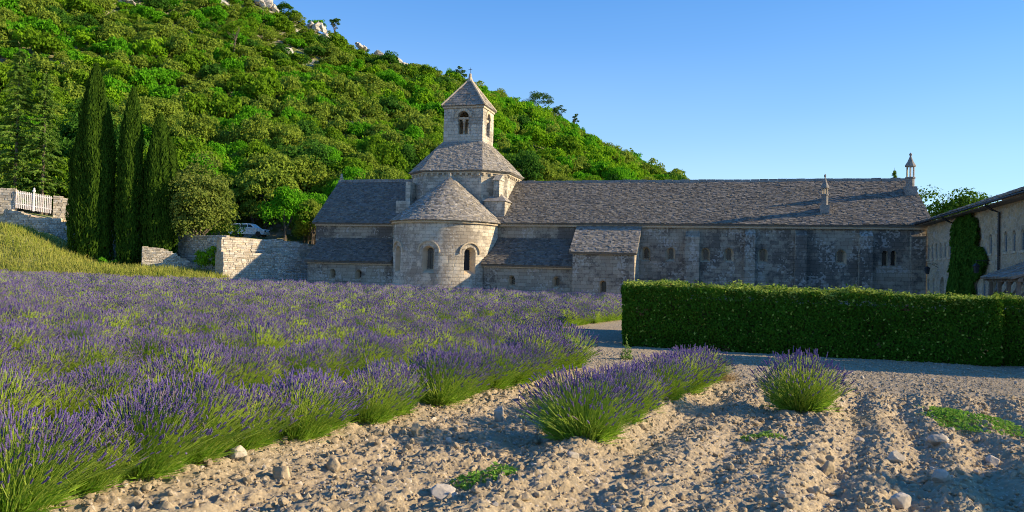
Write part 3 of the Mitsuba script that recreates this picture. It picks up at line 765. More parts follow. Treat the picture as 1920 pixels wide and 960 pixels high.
ROCKS = [  # x, y, z, half width, half height, label
    (-77.9, 215.5, 71.4, 4.68, 1.71, 'long pale rock slab high on the hill, near the top left of the skyline'), (-83.1, 201, 65.0, 2.52, 1.24, 'pale rock low and left of the long slab near the hilltop'),
    (-72.4, 228, 76.9, 3.60, 2.33, 'bright pale cliff where the hill skyline leaves the top of the picture'), (-57.6, 228, 70.4, 2.34, 1.86, 'pale rock on the skyline just below the small leaning pine'),
    (-52.2, 223.0, 65.3, 2.07, 1.24, 'small pale rock under the skyline, between two larger outcrops'), (-54.9, 195.5, 53.4, 3.96, 1.86, 'broad grey rock face alone in the middle of the upper hillside'),
    (-44.1, 228.0, 64.6, 1.58, 0.99, 'small pale rock on the skyline left of the longest skyline slab'), (-36.6, 228.0, 61.6, 3.51, 1.40, 'longest pale slab on the skyline between the pines and the bell tower'),
    (-30.7, 228.0, 59.6, 1.58, 0.81, 'low pale rock at the right end of the skyline slabs'), (-93.6, 191, 63.7, 2.52, 1.00, 'pale rock at the very top of the picture above the dark cypresses'),
    (5.2, 149, 22.9, 0.9, 1.7, 'upright grey rock on the hillside right of the bell tower'), (13.0, 152.5, 22.3, 1.5, 1.4, 'rounded pale rock between two upright rocks above the long roof'),
    (18.5, 160.5, 22.4, 0.95, 2.0, 'upright pale rock pillar above the middle of the long roof'), (2.0, 149.5, 23.8, 0.86, 0.56, 'small pale rock close to the right side of the lantern roof')]
for x, y, z, a, h, lb in ROCKS:
    r_ = np.random.default_rng(int(abs(x * 10) + y)); ms = []
    for j in range(5):
        v, f = ico(3)
        v = v * (0.85 + 0.7 * (meshkit.fbm(v * 2.2 + r_.uniform(0, 50, 3), 4, 3)[:, None] - 0.5))
        for _ in range(12):
            d = unit(r_.normal(size=3) + [0, -0.3, 0.5]); c = r_.uniform(0.42, 0.66); t = v @ d; v = v - np.maximum(t - c, 0)[:, None] * d
        q = r_.uniform(0.5, 0.95); ox = (j - 2) / 2 * a * 0.75
        v = v * np.array([a * q * 0.75, 2.0, h * q * 1.25]); v[:, 2] -= 0.22 * v[:, 0]
        ms.append((v + np.array([ox, r_.uniform(-0.3, 1.2), r_.uniform(-0.7, 0.1) * h - 0.30 * ox]), f))
    m = cat(ms)
    add('rock_outcrop', (m[0] + np.array([x, y - 1.0, z + 0.55]), m[1]), 'cliff', smooth=25, label=lb, cat='rock', group='rock outcrops on the hill')
keep = np.ones(len(pts), bool)
for x, y, z, a, h, lb in ROCKS:
    dx = (pts[:, 0] - x * pts[:, 1] / y); dy = pts[:, 1] - y
    keep &= ~((np.abs(dx) < a + 1.2) & (dy < 2) & (dy > -6))
for x, y, r_ in ((-61.2, 172.5, 4.0),):
    keep &= ~((np.abs(pts[:, 0] - x * pts[:, 1] / y) < 2.5) & (pts[:, 1] - y < 1) & (pts[:, 1] - y > -9))
pts, pz = pts[keep], pz[keep]
sz = 1.0 / pts[:, 1]; order = np.argsort(-sz)
kn = meshkit.fbm(P3(pts[:, 0], pts[:, 1], 0.06), 2, 9)
NEAR_TREES = 290
for r_, i in enumerate(order):
    x, y = pts[i]
    u = (kn[i] - 0.5) * 2.2 + rng.normal(0, 0.42)
    kind = [4, 0, 6, 2, 7, 5, 1, 3][int(np.clip((u + 1) * 4, 0, 7))]
    s = (0.50 + 0.75 * rng.random() ** 1.4) * (1.2 if y < 110 else 1.0); szz = s * rng.uniform(0.9, 1.4)
    if y > 165 and x < -35:
        szz *= 0.9
    if y > 215:
        s *= 0.8; szz *= 0.7
    if r_ < NEAR_TREES:
        place('hillside_tree', near_g[kind], x, y, pz[i] - 0.4, s, rng.uniform(0, 360), szz, label=HK[kind][1] + ' in the dense wood on the lower hillside', cat='tree', group='trees of the wood on the hillside')
    else:
        key = f'woodland__{r_ - NEAR_TREES + 1:03d}'
        scene[key] = {'type': 'instance', 'group': {'type': 'ref', 'id': far_g[kind]}, 'to_world': T().translate([float(x), float(y), float(pz[i] - 0.4)]).rotate([0, 0, 1], float(rng.uniform(0, 360))).scale([float(s), float(s), float(szz)])}
q_ = len(pts)
for x, y in zip(rng.uniform(-170, -5, 900), rng.uniform(165, 232, 900)):          # low scrub between the trees and the rocks
    if -0.68 < x / y < 0.05:
        q_ += 1; s = rng.uniform(0.16, 0.34)
        scene[f'woodland__{q_:04d}'] = {'type': 'instance', 'group': {'type': 'ref', 'id': far_g[int(rng.choice([0, 4, 2, 6, 7]))]}, 'to_world': T().translate([float(x), float(y), float(hill_z(x, y)) - 0.15]).rotate([0, 0, 1], float(rng.uniform(0, 360))).scale([s * 1.3, s * 1.3, s])}
note('woodland', 'green broadleaf wood covering the upper hillside up to the skyline', 'woodland', kind='stuff')


def pine(x, y, z, H, R, seed, label, crown=0.55, lean=0.0, flat=0.55, kind='pine', n=24, per=60, size=0.16):
    k = thing('pine_tree', label=label, cat='tree', group='pines on the hill'); r = np.random.default_rng(seed)
    d = unit(r.normal(size=(n, 3))); d[:, 2] = np.abs(d[:, 2]) - 0.35
    c = d * (r.uniform(0.3, 0.95, n) ** 0.6)[:, None] * np.array([R, R, H * (1 - crown) * 0.75]) + np.array([lean * H, 0, H * (crown + (1 - crown) * 0.45)])
    m, col = leaf_cloud(r, c, r.uniform(0.2, 0.34, n) * R, per, size, GREENS[kind], squash=flat)
    o = np.array([x, y, z])
    add(f'{k}__crown', (m[0] + o, m[1]), 'leaf', color=col)
    tr = [tube([(0, 0, -1), (lean * H * 0.4, 0, H * 0.4), (lean * H, 0, H * (crown + 0.3 * (1 - crown)))], [0.2, 0.17, 0.09], 7)]
    for j in range(7):
        q = c[r.integers(n)]; s = np.array([lean * H * 0.8, 0, H * crown * r.uniform(0.8, 1.1)])
        tr.append(tube([s, (s + q) / 2 + [0, 0, -0.15], q], [0.08, 0.06, 0.02], 5))
    m = cat(tr); add(f'{k}__trunk', (m[0] + o, m[1]), 'bark')


pine(-61.2, 172.5, 45.3, 9.6, 4.2, 1, 'tall umbrella pine with a bare trunk in the middle of the upper hillside', 0.6, 0.06, 0.5, 'oak', 26, 70)
pine(-52.6, 229, 66.5, 7.6, 1.9, 2, 'small open pine on the skyline above the pale rocks', 0.45, 0.05)
pine(-15.9, 229, 54.0, 6.6, 2.0, 3, 'small round pine on the skyline just left of the bell tower', 0.35)
pine(6.4, 229, 44.5, 9.5, 4.4, 4, 'largest dark umbrella pine on the skyline right of the bell tower', 0.42, 0.02, 0.6, 'pine', 34, 90)
pine(12.0, 229, 42.6, 7.4, 2.4, 5, 'middle pine of the three on the skyline right of the bell tower', 0.5, 0.04, 0.6)
pine(16.8, 229, 40.6, 7.6, 1.1, 6, 'slim upright pine, rightmost of the three on the skyline', 0.3, 0.05, 1.0, 'pine', 16, 60)

# ---------------------------------------------------------------- left edge: bank, walls, gate, cypresses
bx = np.linspace(-66, -24.5, 60)


def bank_z(x, y):
    top = np.interp(x, [-66, -45, -40.3, -37.4, -35, -30, -24.5], [5.7, 4.5, 2.55, 1.4, 1.15, 0.98, 0.6]); b = base_z(x, y)
    return b - 0.25 + (top - b + 0.25) * sstep(63.4, 71.2, y) * (1 - 0.12 * sstep(71.5, 75, y) * sstep(-44, -40, x)) + 0.22 * (meshkit.fbm(P3(x, y, 0.5), 3, 2) - 0.5)


BX, BY = np.meshgrid(bx, np.concatenate([np.linspace(63.4, 72, 12), [73, 74.5, 76, 78.6]]))
BZ = bank_z(BX, BY)
i = (np.arange(15)[:, None] * 60 + np.arange(59)).ravel(); q = np.stack([i, i + 1, i + 61, i + 60], 1)
struct('grass_bank', (np.stack([BX.ravel(), BY.ravel(), BZ.ravel()], 1), np.vstack([q[:, [0, 1, 2]], q[:, [0, 2, 3]]])), 'turf', smooth=True, label='sloping grassy bank at the left edge')
r_ = np.random.default_rng(3); n = 32000
gx = r_.uniform(-62, -24.6, n); gy = 63.5 + 12 * r_.random(n) ** 1.4; gz = bank_z(gx, gy)
gh = r_.uniform(0.12, 0.32, n) * (1 + 0.6 * meshkit.noise(P3(gx, gy, 0.7), 4)); lean = r_.normal(0, 0.3, (n, 3)); lean[:, 2] = 1
up = unit(lean); c = np.stack([gx, gy, gz], 1) + up * gh[:, None] * 0.9
gm = leaf_quads(c, unit(np.cross(up, r_.normal(size=(n, 3)))), 0.03, gh, r_, up=up, spin=0.0)
t = r_.random(n)[:, None] * 0.6 + 0.4 * meshkit.noise(P3(gx, gy, 0.45), 8)[:, None]
add('grass', gm, 'leaf', color=np.repeat(np.array([0.20, 0.28, 0.03]) * (1 - t) + np.array([0.46, 0.43, 0.13]) * t, 4, 0), label='tall yellow-green grass growing on the bank', cat='grass', kind='stuff')


def rubble_wall(key, A, B, zb, zt, thick, sh=0.2, sl=0.36, matk='rubble', tone=(0.30, 0.55), mantle=None, **lab):
    """dry stone wall from A to B (x, y), bottom zb, top zt = (at A, at B) or a list of (t, z); stones stand proud of a core."""
    A, B = np.array(A, float), np.array(B, float); L = np.linalg.norm(B - A); e = (B - A) / L; nn = np.array([e[1], -e[0]])
    prof = np.array(zt if np.ndim(zt) == 2 else [(0, zt[0]), (1, zt[1])], float); r = np.random.default_rng(int(L * 100))
    k = thing(key, **lab)

    def W(s, d, z):
        p = A + e * np.asarray(s)[..., None] - nn * np.asarray(d)[..., None]
        return np.concatenate([p, np.asarray(z)[..., None]], -1)
    ss = np.linspace(0, L, 24); zz = np.interp(ss / L, prof[:, 0], prof[:, 1]) - 0.06
    rows = [W(ss, np.full(24, 0.05), np.full(24, zb)), W(ss, np.full(24, 0.05), zz), W(ss, np.full(24, thick), zz), W(ss, np.full(24, thick), np.full(24, zb))]
    v = np.vstack(rows); j = np.arange(23); f = np.vstack([np.stack([a * 24 + j, a * 24 + j + 1, b * 24 + j + 1, b * 24 + j], 1) for a, b in ((0, 1), (1, 2), (2, 3))] + [np.array([[0, 24, 48, 72], [23, 95, 71, 47]])])
    add(f'{k}__core', (v, np.vstack([f[:, [0, 1, 2]], f[:, [0, 2, 3]]])), matk)
    st, cols = [], []; z = zb; top = prof[:, 1].max()
    while z < top:
        h = sh * r.uniform(0.75, 1.3); s = -r.uniform(0, 0.2)
        while s < L:
            l = sl * r.uniform(0.5, 1.6); m = (s + l / 2) / L
            zc = np.interp(np.clip(m, 0, 1), prof[:, 0], prof[:, 1])
            if z + h * 0.5 < zc and s + l > 0.05:
                s0, s1 = max(s, 0) + 0.012, min(s + l, L) - 0.012; z0, z1 = z + 0.01, min(z + h - 0.012, zc + 0.05)
                if s1 > s0 and z1 > z0:
                    p = r.uniform(-0.02, 0.045); j = lambda: r.uniform(-0.022, 0.022)
                    st.append(W(np.array([s0 + j(), s1 + j(), s1 + j(), s0 + j()] * 2), np.array([-p + j(), -p + j(), -p + j(), -p + j(), 0.3, 0.3, 0.3, 0.3]), np.array([z0, z0, z1 + j(), z1 + j()] * 2)))
                    t = r.uniform(*tone); w = r.normal(0, 0.03); cols.append((t * (1.02 + w), t * (0.94 + w * 0.2), t * (0.82 - w)))
            s += l
        z += h
    n = len(st); V = np.vstack(st); o = np.arange(n)[:, None] * 8
    F = np.vstack([o + np.array(q) for q in ([0, 1, 2], [0, 2, 3], [3, 2, 6], [3, 6, 7], [0, 3, 7], [0, 7, 4], [1, 5, 6], [1, 6, 2], [0, 4, 5], [0, 5, 1])])
    add(f'{k}__stone', (V, F), 'vcol', color=np.repeat(np.array(cols), 8, 0), kind='stuff')
    return k


rubble_wall('retaining_wall', (-66, 82.3), (-43.9, 78.1), 0.5, [(0, 7.0), (0.7, 6.85), (0.78, 6.6), (0.86, 6.1), (1, 5.9)], 0.8, label='tall shaded retaining wall below the white gate', cat='wall')
rubble_wall('retaining_wall', (-43.9, 78.1), (-31.9, 76.5), 0.3, [(0, 5.7), (1, 4.75)], 0.8, label='shaded stone wall running behind the three cypresses', cat='wall')
rubble_wall('retaining_wall', (-31.9, 76.5), (-25.6, 72.0), 0.3, [(0, 4.7), (1, 4.4)], 0.6, label='short shaded wall behind the big round evergreen oak', cat='wall')
rubble_wall('stone_wall', (-33.0, 71.7), (-28.2, 74.2), 0.4, [(0, 3.3), (0.33, 3.2), (1, 1.3)], 0.6, sh=0.13, sl=0.28, label='sunlit stub of stone wall sloping down right of the cypresses', cat='wall')
rubble_wall('retaining_wall', (-25.1, 69.9), (-21.9, 74.2), -0.2, [(0, 2.95), (0.4, 3.0), (1, 2.9)], 1.2, sh=0.17, label='sunlit lower tier of the terrace wall below the white car', cat='wall')
rubble_wall('retaining_wall', (-21.9, 74.2), (-17.6, 78.4), -0.3, [(0, 3.05), (0.3, 2.9), (1, 2.3)], 1.2, sh=0.17, label='shaded lower tier of the terrace wall next to the church', cat='wall')
rubble_wall('retaining_wall', (-25.7, 71.0), (-22.5, 75.2), 2.6, [(0, 4.25), (0.5, 4.3), (1, 4.2)], 0.7, sh=0.17, label='sunlit upper tier of the terrace wall below the white car', cat='wall')
rubble_wall('retaining_wall', (-22.5, 75.2), (-18.1, 79.4), 2.2, [(0, 4.4), (0.5, 4.1), (1, 3.6)], 0.7, sh=0.17, label='shaded upper tier of the terrace wall next to the church', cat='wall')
# gate on the terrace
rubble_wall('gate_pier', (-51.2, 79.0), (-49.3, 79.5), 6.3, [(0, 8.8), (1, 8.85)], 0.6, sh=0.22, label='pale stone pier left of the white picket gate', cat='pier')
rubble_wall('garden_wall', (-46.25, 80.7), (-43.8, 81.9), 5.6, [(0, 8.45), (0.65, 8.1), (0.75, 7.5), (1, 7.35)], 0.6, sh=0.22, label='pale stepped garden wall right of the white picket gate', cat='wall')
GT = thing('picket_gate', label='white wooden picket gate between pale stone walls above the grass bank', cat='gate')
ga, gb = np.array([-49.22, 79.35]), np.array([-46.32, 80.6]); ge = (gb - ga) / np.linalg.norm(gb - ga); gl = np.linalg.norm(gb - ga)


def gate_box(s0, s1, d0, d1, z):
    nn = np.array([ge[1], -ge[0]]); P = [ga + ge * s - nn * d for s, d in ((s0, d0), (s1, d0), (s1, d1), (s0, d1))]
    return np.array([(*p, zz[k]) for zz in (z[0], z[1]) for k, p in enumerate(P)]), np.array([[0, 3, 2, 1], [4, 5, 6, 7], [0, 1, 5, 4], [1, 2, 6, 5], [2, 3, 7, 6], [3, 0, 4, 7]])


def gz_(s):
    return 7.2 - 0.42 * s / gl


for j in range(20):
    s = gl * (j + 0.2) / 20
    b, t = gz_(s) - 0.25, gz_(s) + 1.5
    add(f'{GT}__picket', cat([gate_box(s, s + 0.085, 0, 0.025, ([b] * 4, [t, t, t, t]))]), 'white_paint')
for z in (0.15, 1.25):
    add(f'{GT}__rail', cat([gate_box(0, gl, 0.027, 0.08, ([gz_(0) + z, gz_(gl) + z, gz_(gl) + z, gz_(0) + z], [gz_(0) + z + 0.1, gz_(gl) + z + 0.1, gz_(gl) + z + 0.1, gz_(0) + z + 0.1]))]), 'white_paint')
s = gl / 2
add(f'{GT}__post', cat([gate_box(s - 0.08, s + 0.08, -0.06, 0.02, ([gz_(s) - 0.3] * 4, [gz_(s) + 1.62] * 4)), lathe([(0.14, gz_(s) + 1.62), (0.16, gz_(s) + 1.75), (0.08, gz_(s) + 1.85), (0.1, gz_(s) + 1.95), (0.02, gz_(s) + 2.05)], 8, (*(ga + ge * s), 0))]), 'white_paint')


def cypress(x, y, spires, seed, label):
    k = thing('cypress', label=label, cat='tree', group='tall dark cypresses left of the church'); r = np.random.default_rng(seed); z0 = float(base_z(x, y)); C, N, U, S, K = [], [], [], [], []
    tr = []
    for dx, dy, H, R, f0 in spires:
        n = int(11500 * H * R / 15)
        t = r.random(n) ** 0.85; a = r.uniform(0, 2 * np.pi, n)
        prof = np.interp(t, [0, 0.04, 0.2, 0.5, 0.75, 0.9, 1.0], [0.66, 0.90, 1.0, 0.98, 0.82, 0.52, 0.08])
        lump = 0.66 + 0.60 * meshkit.fbm(np.stack([np.cos(a) * 1.6, np.sin(a) * 1.6, t * H * 0.42], -1) + seed, 3, 4)
        ribs = 1 + 0.13 * np.sin(a * 5 + t * 5 + seed)
        rr = R * 1.16 * prof * lump * ribs * (0.62 + 0.38 * r.random(n) ** 0.35) * np.where(r.random(n) < 0.04, r.uniform(1.0, 1.3, n), 1.0)
        c = np.stack([dx + rr * np.cos(a), dy + rr * np.sin(a), f0 + t * (H - f0)], 1)
        nn = unit(np.stack([np.cos(a), np.sin(a), np.full(n, 0.25)], 1) + r.normal(size=(n, 3)) * 0.45)
        u = unit(np.stack([np.cos(a) * 0.28, np.sin(a) * 0.28, np.ones(n)], 1) + r.normal(size=(n, 3)) * 0.16)
        C.append(c); N.append(nn); U.append(u); S.append(r.uniform(0.11, 0.26, n)); K.append(np.clip(r.random(n) * 0.7 + 0.3 * lump / 1.22, 0, 1))
        tr.append(tube([(dx * 0.6, dy * 0.6, -0.5), (dx, dy, 2.0), (dx, dy, H * 0.85)], [0.2, 0.17, 0.03], 7))
    C, N, U, S, K = np.vstack(C), np.vstack(N), np.vstack(U), np.hstack(S), np.hstack(K)[:, None]
    N = unit(np.cross(np.cross(U, N), U))
    m = leaf_quads(C + np.array([x, y, z0]), N, S * 0.33, S * 1.15, r, up=U, spin=0.0)
    col = np.array([0.024, 0.065, 0.010]) * (1 - K) + np.array([0.09, 0.175, 0.018]) * K
    add(f'{k}__foliage', m, 'leaf', color=np.repeat(col, 4, 0))
    t = cat(tr); add(f'{k}__trunk', (t[0] + np.array([x, y, z0]), t[1]), 'bark')


cypress(-38.8, 73.9, [(-1.0, 0.1, 13.4, 1.0, 0.5), (0.1, -0.2, 18.9, 1.15, 0.5), (0.9, 0.2, 15.4, 0.9, 0.5)], 11, 'tallest and widest of the three cypresses, leftmost of them')
cypress(-35.5, 74.1, [(-0.3, 0.3, 13.0, 0.7, 0.6), (0.2, -0.2, 16.8, 0.95, 0.6)], 12, 'slim middle cypress between the two wider ones')
cypress(-33.0, 74.3, [(-0.75, 0.4, 12.0, 0.7, 0.5), (0.15, -0.2, 14.6, 1.0, 0.5), (0.95, 0.1, 12.4, 0.8, 0.6)], 13, 'shortest of the three cypresses, next to the round evergreen bush')


def bush(key, x, y, z, R, H, n, per, size, cols, seed, matk='leaf', trunk=True, **lab):
    k = thing(key, **lab); r = np.random.default_rng(seed)
    c, rad = crown_lobes(r, R, H, n)
    m, col = leaf_cloud(r, c, rad, per, size, cols)
    o = np.array([x, y, z]); add(f'{k}__crown', (m[0] + o, m[1]), matk, color=col)
    if trunk:
        t = cat([tube([(0, 0, -0.8), (r.uniform(-0.2, 0.2), 0, H * 0.3), c[j] * 0.8], [0.18, 0.13, 0.03], 6) for j in range(5)])
        add(f'{k}__trunk', (t[0] + o, t[1]), 'bark')
    return k


bush('evergreen_oak', -29.4, 75.2, 0.9, 3.1, 11.2, 150, 110, 0.13, ((0.09, 0.15, 0.02), (0.27, 0.33, 0.07)), 21, label='big round olive-green evergreen oak right of the cypresses', cat='tree')
bush('low_shrub', -36.6, 72.4, 0.9, 0.8, 1.3, 14, 60, 0.1, GREENS['bright'], 22, trunk=False, label='fresh green shrub at the foot of the middle cypress', cat='shrub')
bush('low_shrub', -27.2, 72.9, 0.6, 1.5, 2.9, 30, 80, 0.1, GREENS['lime'], 23, trunk=False, label='bright green shrub in the gap between the two sunlit walls', cat='shrub')
bush('low_shrub', -31.0, 85.5, 4.7, 2.6, 1.5, 24, 70, 0.12, GREENS['lime'], 24, trunk=False, label='low yellow-green shrub in front of the white car', cat='shrub')


def conifer(x, y, z, H, R, seed, label):
    k = thing('conifer', label=label, cat='tree', group='feathery conifers at the left edge'); r = np.random.default_rng(seed); C, N, U, S, tr = [], [], [], [], [tube([(0, 0, -1), (0.05, 0, H * 0.5), (0, 0, H)], [0.2, 0.13, 0.02], 7)]
    z_ = H * 0.1
    while z_ < H * 0.98:
        f = 1 - z_ / H
        for j in range(int(4 + 2 * r.random())):
            a = r.uniform(0, 2 * np.pi); L = R * (0.12 + 0.88 * f ** 0.8) * r.uniform(0.6, 1.1); d = np.array([math.cos(a), math.sin(a), 0])
            e = d * L + np.array([0, 0, -0.12 * L]); s0 = np.array([0, 0, z_])
            tr.append(tube([s0, s0 + e * 0.5 + [0, 0, 0.1 * L], s0 + e], [0.035, 0.025, 0.008], 4))
            n = int(60 * L / 2) + 14; t = r.random(n) ** 0.7
            w = r.normal(0, 0.16 * L * 0.6 + 0.05, n) * (1 - t * 0.6)
            c = s0 + e * t[:, None] + np.array([-d[1], d[0], 0]) * w[:, None] + np.stack([np.zeros(n), np.zeros(n), 0.1 * L * 4 * t * (1 - t) - np.abs(r.normal(0, 0.1, n))], 1)
            C.append(c); S.append(r.uniform(0.09, 0.2, n)); U.append(unit(d * 0.8 + r.normal(size=(n, 3)) * 0.35 + [0, 0, -0.35])); N.append(unit(r.normal(size=(n, 3)) * 0.5 + [0, 0, 1.0]))
        z_ += 0.34 * (0.6 + 0.8 * f)
    C, N, U, S = np.vstack(C), np.vstack(N), np.vstack(U), np.hstack(S); n = len(C); N = unit(np.cross(np.cross(U, N), U))
    m = leaf_quads(C + np.array([x, y, z]), N, S * 0.4, S * 1.3, r, up=U, spin=0.0); t = r.random(n)[:, None]
    add(f'{k}__foliage', m, 'leaf', color=np.repeat(np.array([0.09, 0.20, 0.03]) * (1 - t) + np.array([0.24, 0.38, 0.06]) * t, 4, 0))
    t = cat(tr); add(f'{k}__trunk', (t[0] + np.array([x, y, z]), t[1]), 'bark')


conifer(-54.7, 88, 6.6, 18.6, 3.4, 31, 'taller feathery conifer at the far left edge of the picture')
conifer(-52.0, 88.5, 6.5, 16.2, 3.0, 32, 'feathery conifer standing behind the white picket gate')

# white car on the terrace
CR = thing('parked_car', label='white estate car parked on the terrace above the stone walls', cat='car')
cx, cy, cz = -30.3, 92.5, 5.1; ca = math.radians(-6); ce = np.array([math.cos(ca), math.sin(ca), 0]); cn = np.array([-ce[1], ce[0], 0])


def car_part(prof, y0, y1, matk, name, bev=0.0):
    m = trimesh.creation.extrude_polygon(Polygon(prof), y1 - y0, engine='earcut'); v = np.array(m.vertices)
    p = np.array([cx, cy, cz]) + v[:, :1] * ce + (v[:, 2:] + y0) * cn * (1 - bev * np.clip(v[:, 1:2] - 0.95, 0, 1)) + v[:, 1:2] * np.array([0, 0, 1.0])
    return add(f'{CR}__{name}', (p, np.array(m.faces)), matk)


mat('car_paint', (0.8, 0.8, 0.8), 0.25, 0.5)
car_part([(-2.1, 0.3), (2.1, 0.3), (2.15, 0.6), (2.05, 0.88), (1.2, 1.0), (-2.05, 1.02), (-2.15, 0.7)], -0.86, 0.86, 'car_paint', 'body')
car_part([(-2.0, 1.022), (1.15, 1.004), (0.45, 1.5), (0.1, 1.56), (-1.5, 1.55), (-1.85, 1.42)], -0.8, 0.8, 'car_paint', 'cabin', 0.25)
for n_, (a, b) in enumerate(((-1.75, -0.85), (-0.75, 0.0), (0.1, 0.75))):
    for sgn in (-1, 1):
        y0 = sgn * 0.76
        car_part([(a, 1.08), (b + 0.05, 1.08), (b - (0.35 if n_ == 2 else 0.0), 1.4), (a, 1.4)], min(y0, y0 + sgn * 0.035), max(y0, y0 + sgn * 0.035), 'glass_dark', 'side_window', 0.2)
for wx in (-1.35, 1.4):
    for sgn in (-1, 1):
        a = np.arange(18) * np.pi / 9
        car_part([(wx + 0.32 * math.cos(q), 0.32 + 0.32 * math.sin(q)) for q in a], sgn * 0.78 - 0.1, sgn * 0.78 + 0.1, 'iron', 'wheel')
car_part([(2.1, 0.62), (2.17, 0.62), (2.13, 0.78), (2.06, 0.78)], -0.75, -0.4, 'glass_dark', 'headlight'); car_part([(2.1, 0.62), (2.17, 0.62), (2.13, 0.78), (2.06, 0.78)], 0.4, 0.75, 'glass_dark', 'headlight')

# low railing beside the chapel
RL = thing('metal_railing', label='low metal railing at the foot of the shaded wall left of the chapel', cat='railing')
for j in range(9):
    add(f'{RL}__post', tube([(-20.3 + j * 0.24, 71.5 + 0.12 * j, -0.3), (-20.3 + j * 0.24, 71.5 + 0.12 * j, 1.25)], 0.02, 5), 'blue_grey_paint')
for z in (0.75, 1.2):
    add(f'{RL}__rail', tube([(-20.35, 71.48, z), (-18.3, 72.5, z)], 0.02, 5), 'blue_grey_paint')

# trees behind the long roof and the wing
bush('broadleaf_tree', 55.3, 100, 2.0, 4.9, 12.8, 90, 70, 0.2, ((0.05, 0.12, 0.012), (0.13, 0.25, 0.03)), 41, label='fresh green tree rising behind the monastery wing', cat='tree')
conifer(52.2, 110, 2.0, 15.4, 1.6, 33, 'small dark conifer tip showing above the long roof ridge')
labels[next(k for k, v in labels.items() if v.get('label', '').startswith('small dark conifer tip'))].pop('group')

# ivy on the wing
r_ = np.random.default_rng(51); n = 26000
iv = Polygon([(7.8, -0.3), (15.2, -0.3), (14.0, 0.6), (13.2, 1.9), (15.4, 2.2), (16.1, 3.0), (15.4, 3.9), (14.6, 4.0), (14.3, 5.0), (13.8, 5.5), (12.9, 6.0), (10.0, 5.95), (8.95, 5.6), (8.9, 4.2), (8.6, 3.6), (8.2, 2.4), (7.5, 1.0)])
from shapely import contains_xy
s, z = r_.uniform(7, 16.5, n), r_.uniform(-0.3, 6.1, n); e = (meshkit.fbm(np.stack([s * 2, z * 2, s * 0], -1), 3, 4) - 0.5) * 0.9
ok = contains_xy(iv, s + e, z + e * 0.7); s, z = s[ok], z[ok]; n = len(s)
dep = 0.04 + 0.5 * meshkit.fbm(np.stack([s * 0.9, z * 0.9, s * 0], -1), 3, 6) * r_.random(n) ** 0.5
nn = unit(np.array([-1.0, 0, 0.3]) + r_.normal(size=(n, 3)) * 0.4); nn = nn[:, :1] * EU + nn[:, 1:2] * EV + nn[:, 2:] * np.array([0, 0, 1.0])
im = leaf_quads(CW(np.stack([WU - dep, -s, z], 1)), nn, 0.08, 0.1, r_); t = r_.random(n)[:, None]
IV = thing('ivy', label='dense green ivy climbing the wall of the monastery wing', cat='ivy')
add(f'{IV}__leaves', im, 'leaf', color=np.repeat(np.array([0.035, 0.10, 0.014]) * (1 - t) + np.array([0.10, 0.22, 0.025]) * t, 4, 0), kind='stuff')
add(f'{IV}__stem', CWm(cat([tube([(WU - 0.05, -q, -0.4), (WU - 0.09, -q - 0.5, 2.0), (WU - 0.07, -q + 0.2, 4.0), (WU - 0.06, -q - 0.4, 5.6)], [0.06, 0.05, 0.035, 0.015], 6) for q in (9.6, 10.6, 11.6, 12.6)])), 'bark')

# ---------------------------------------------------------------- hedges


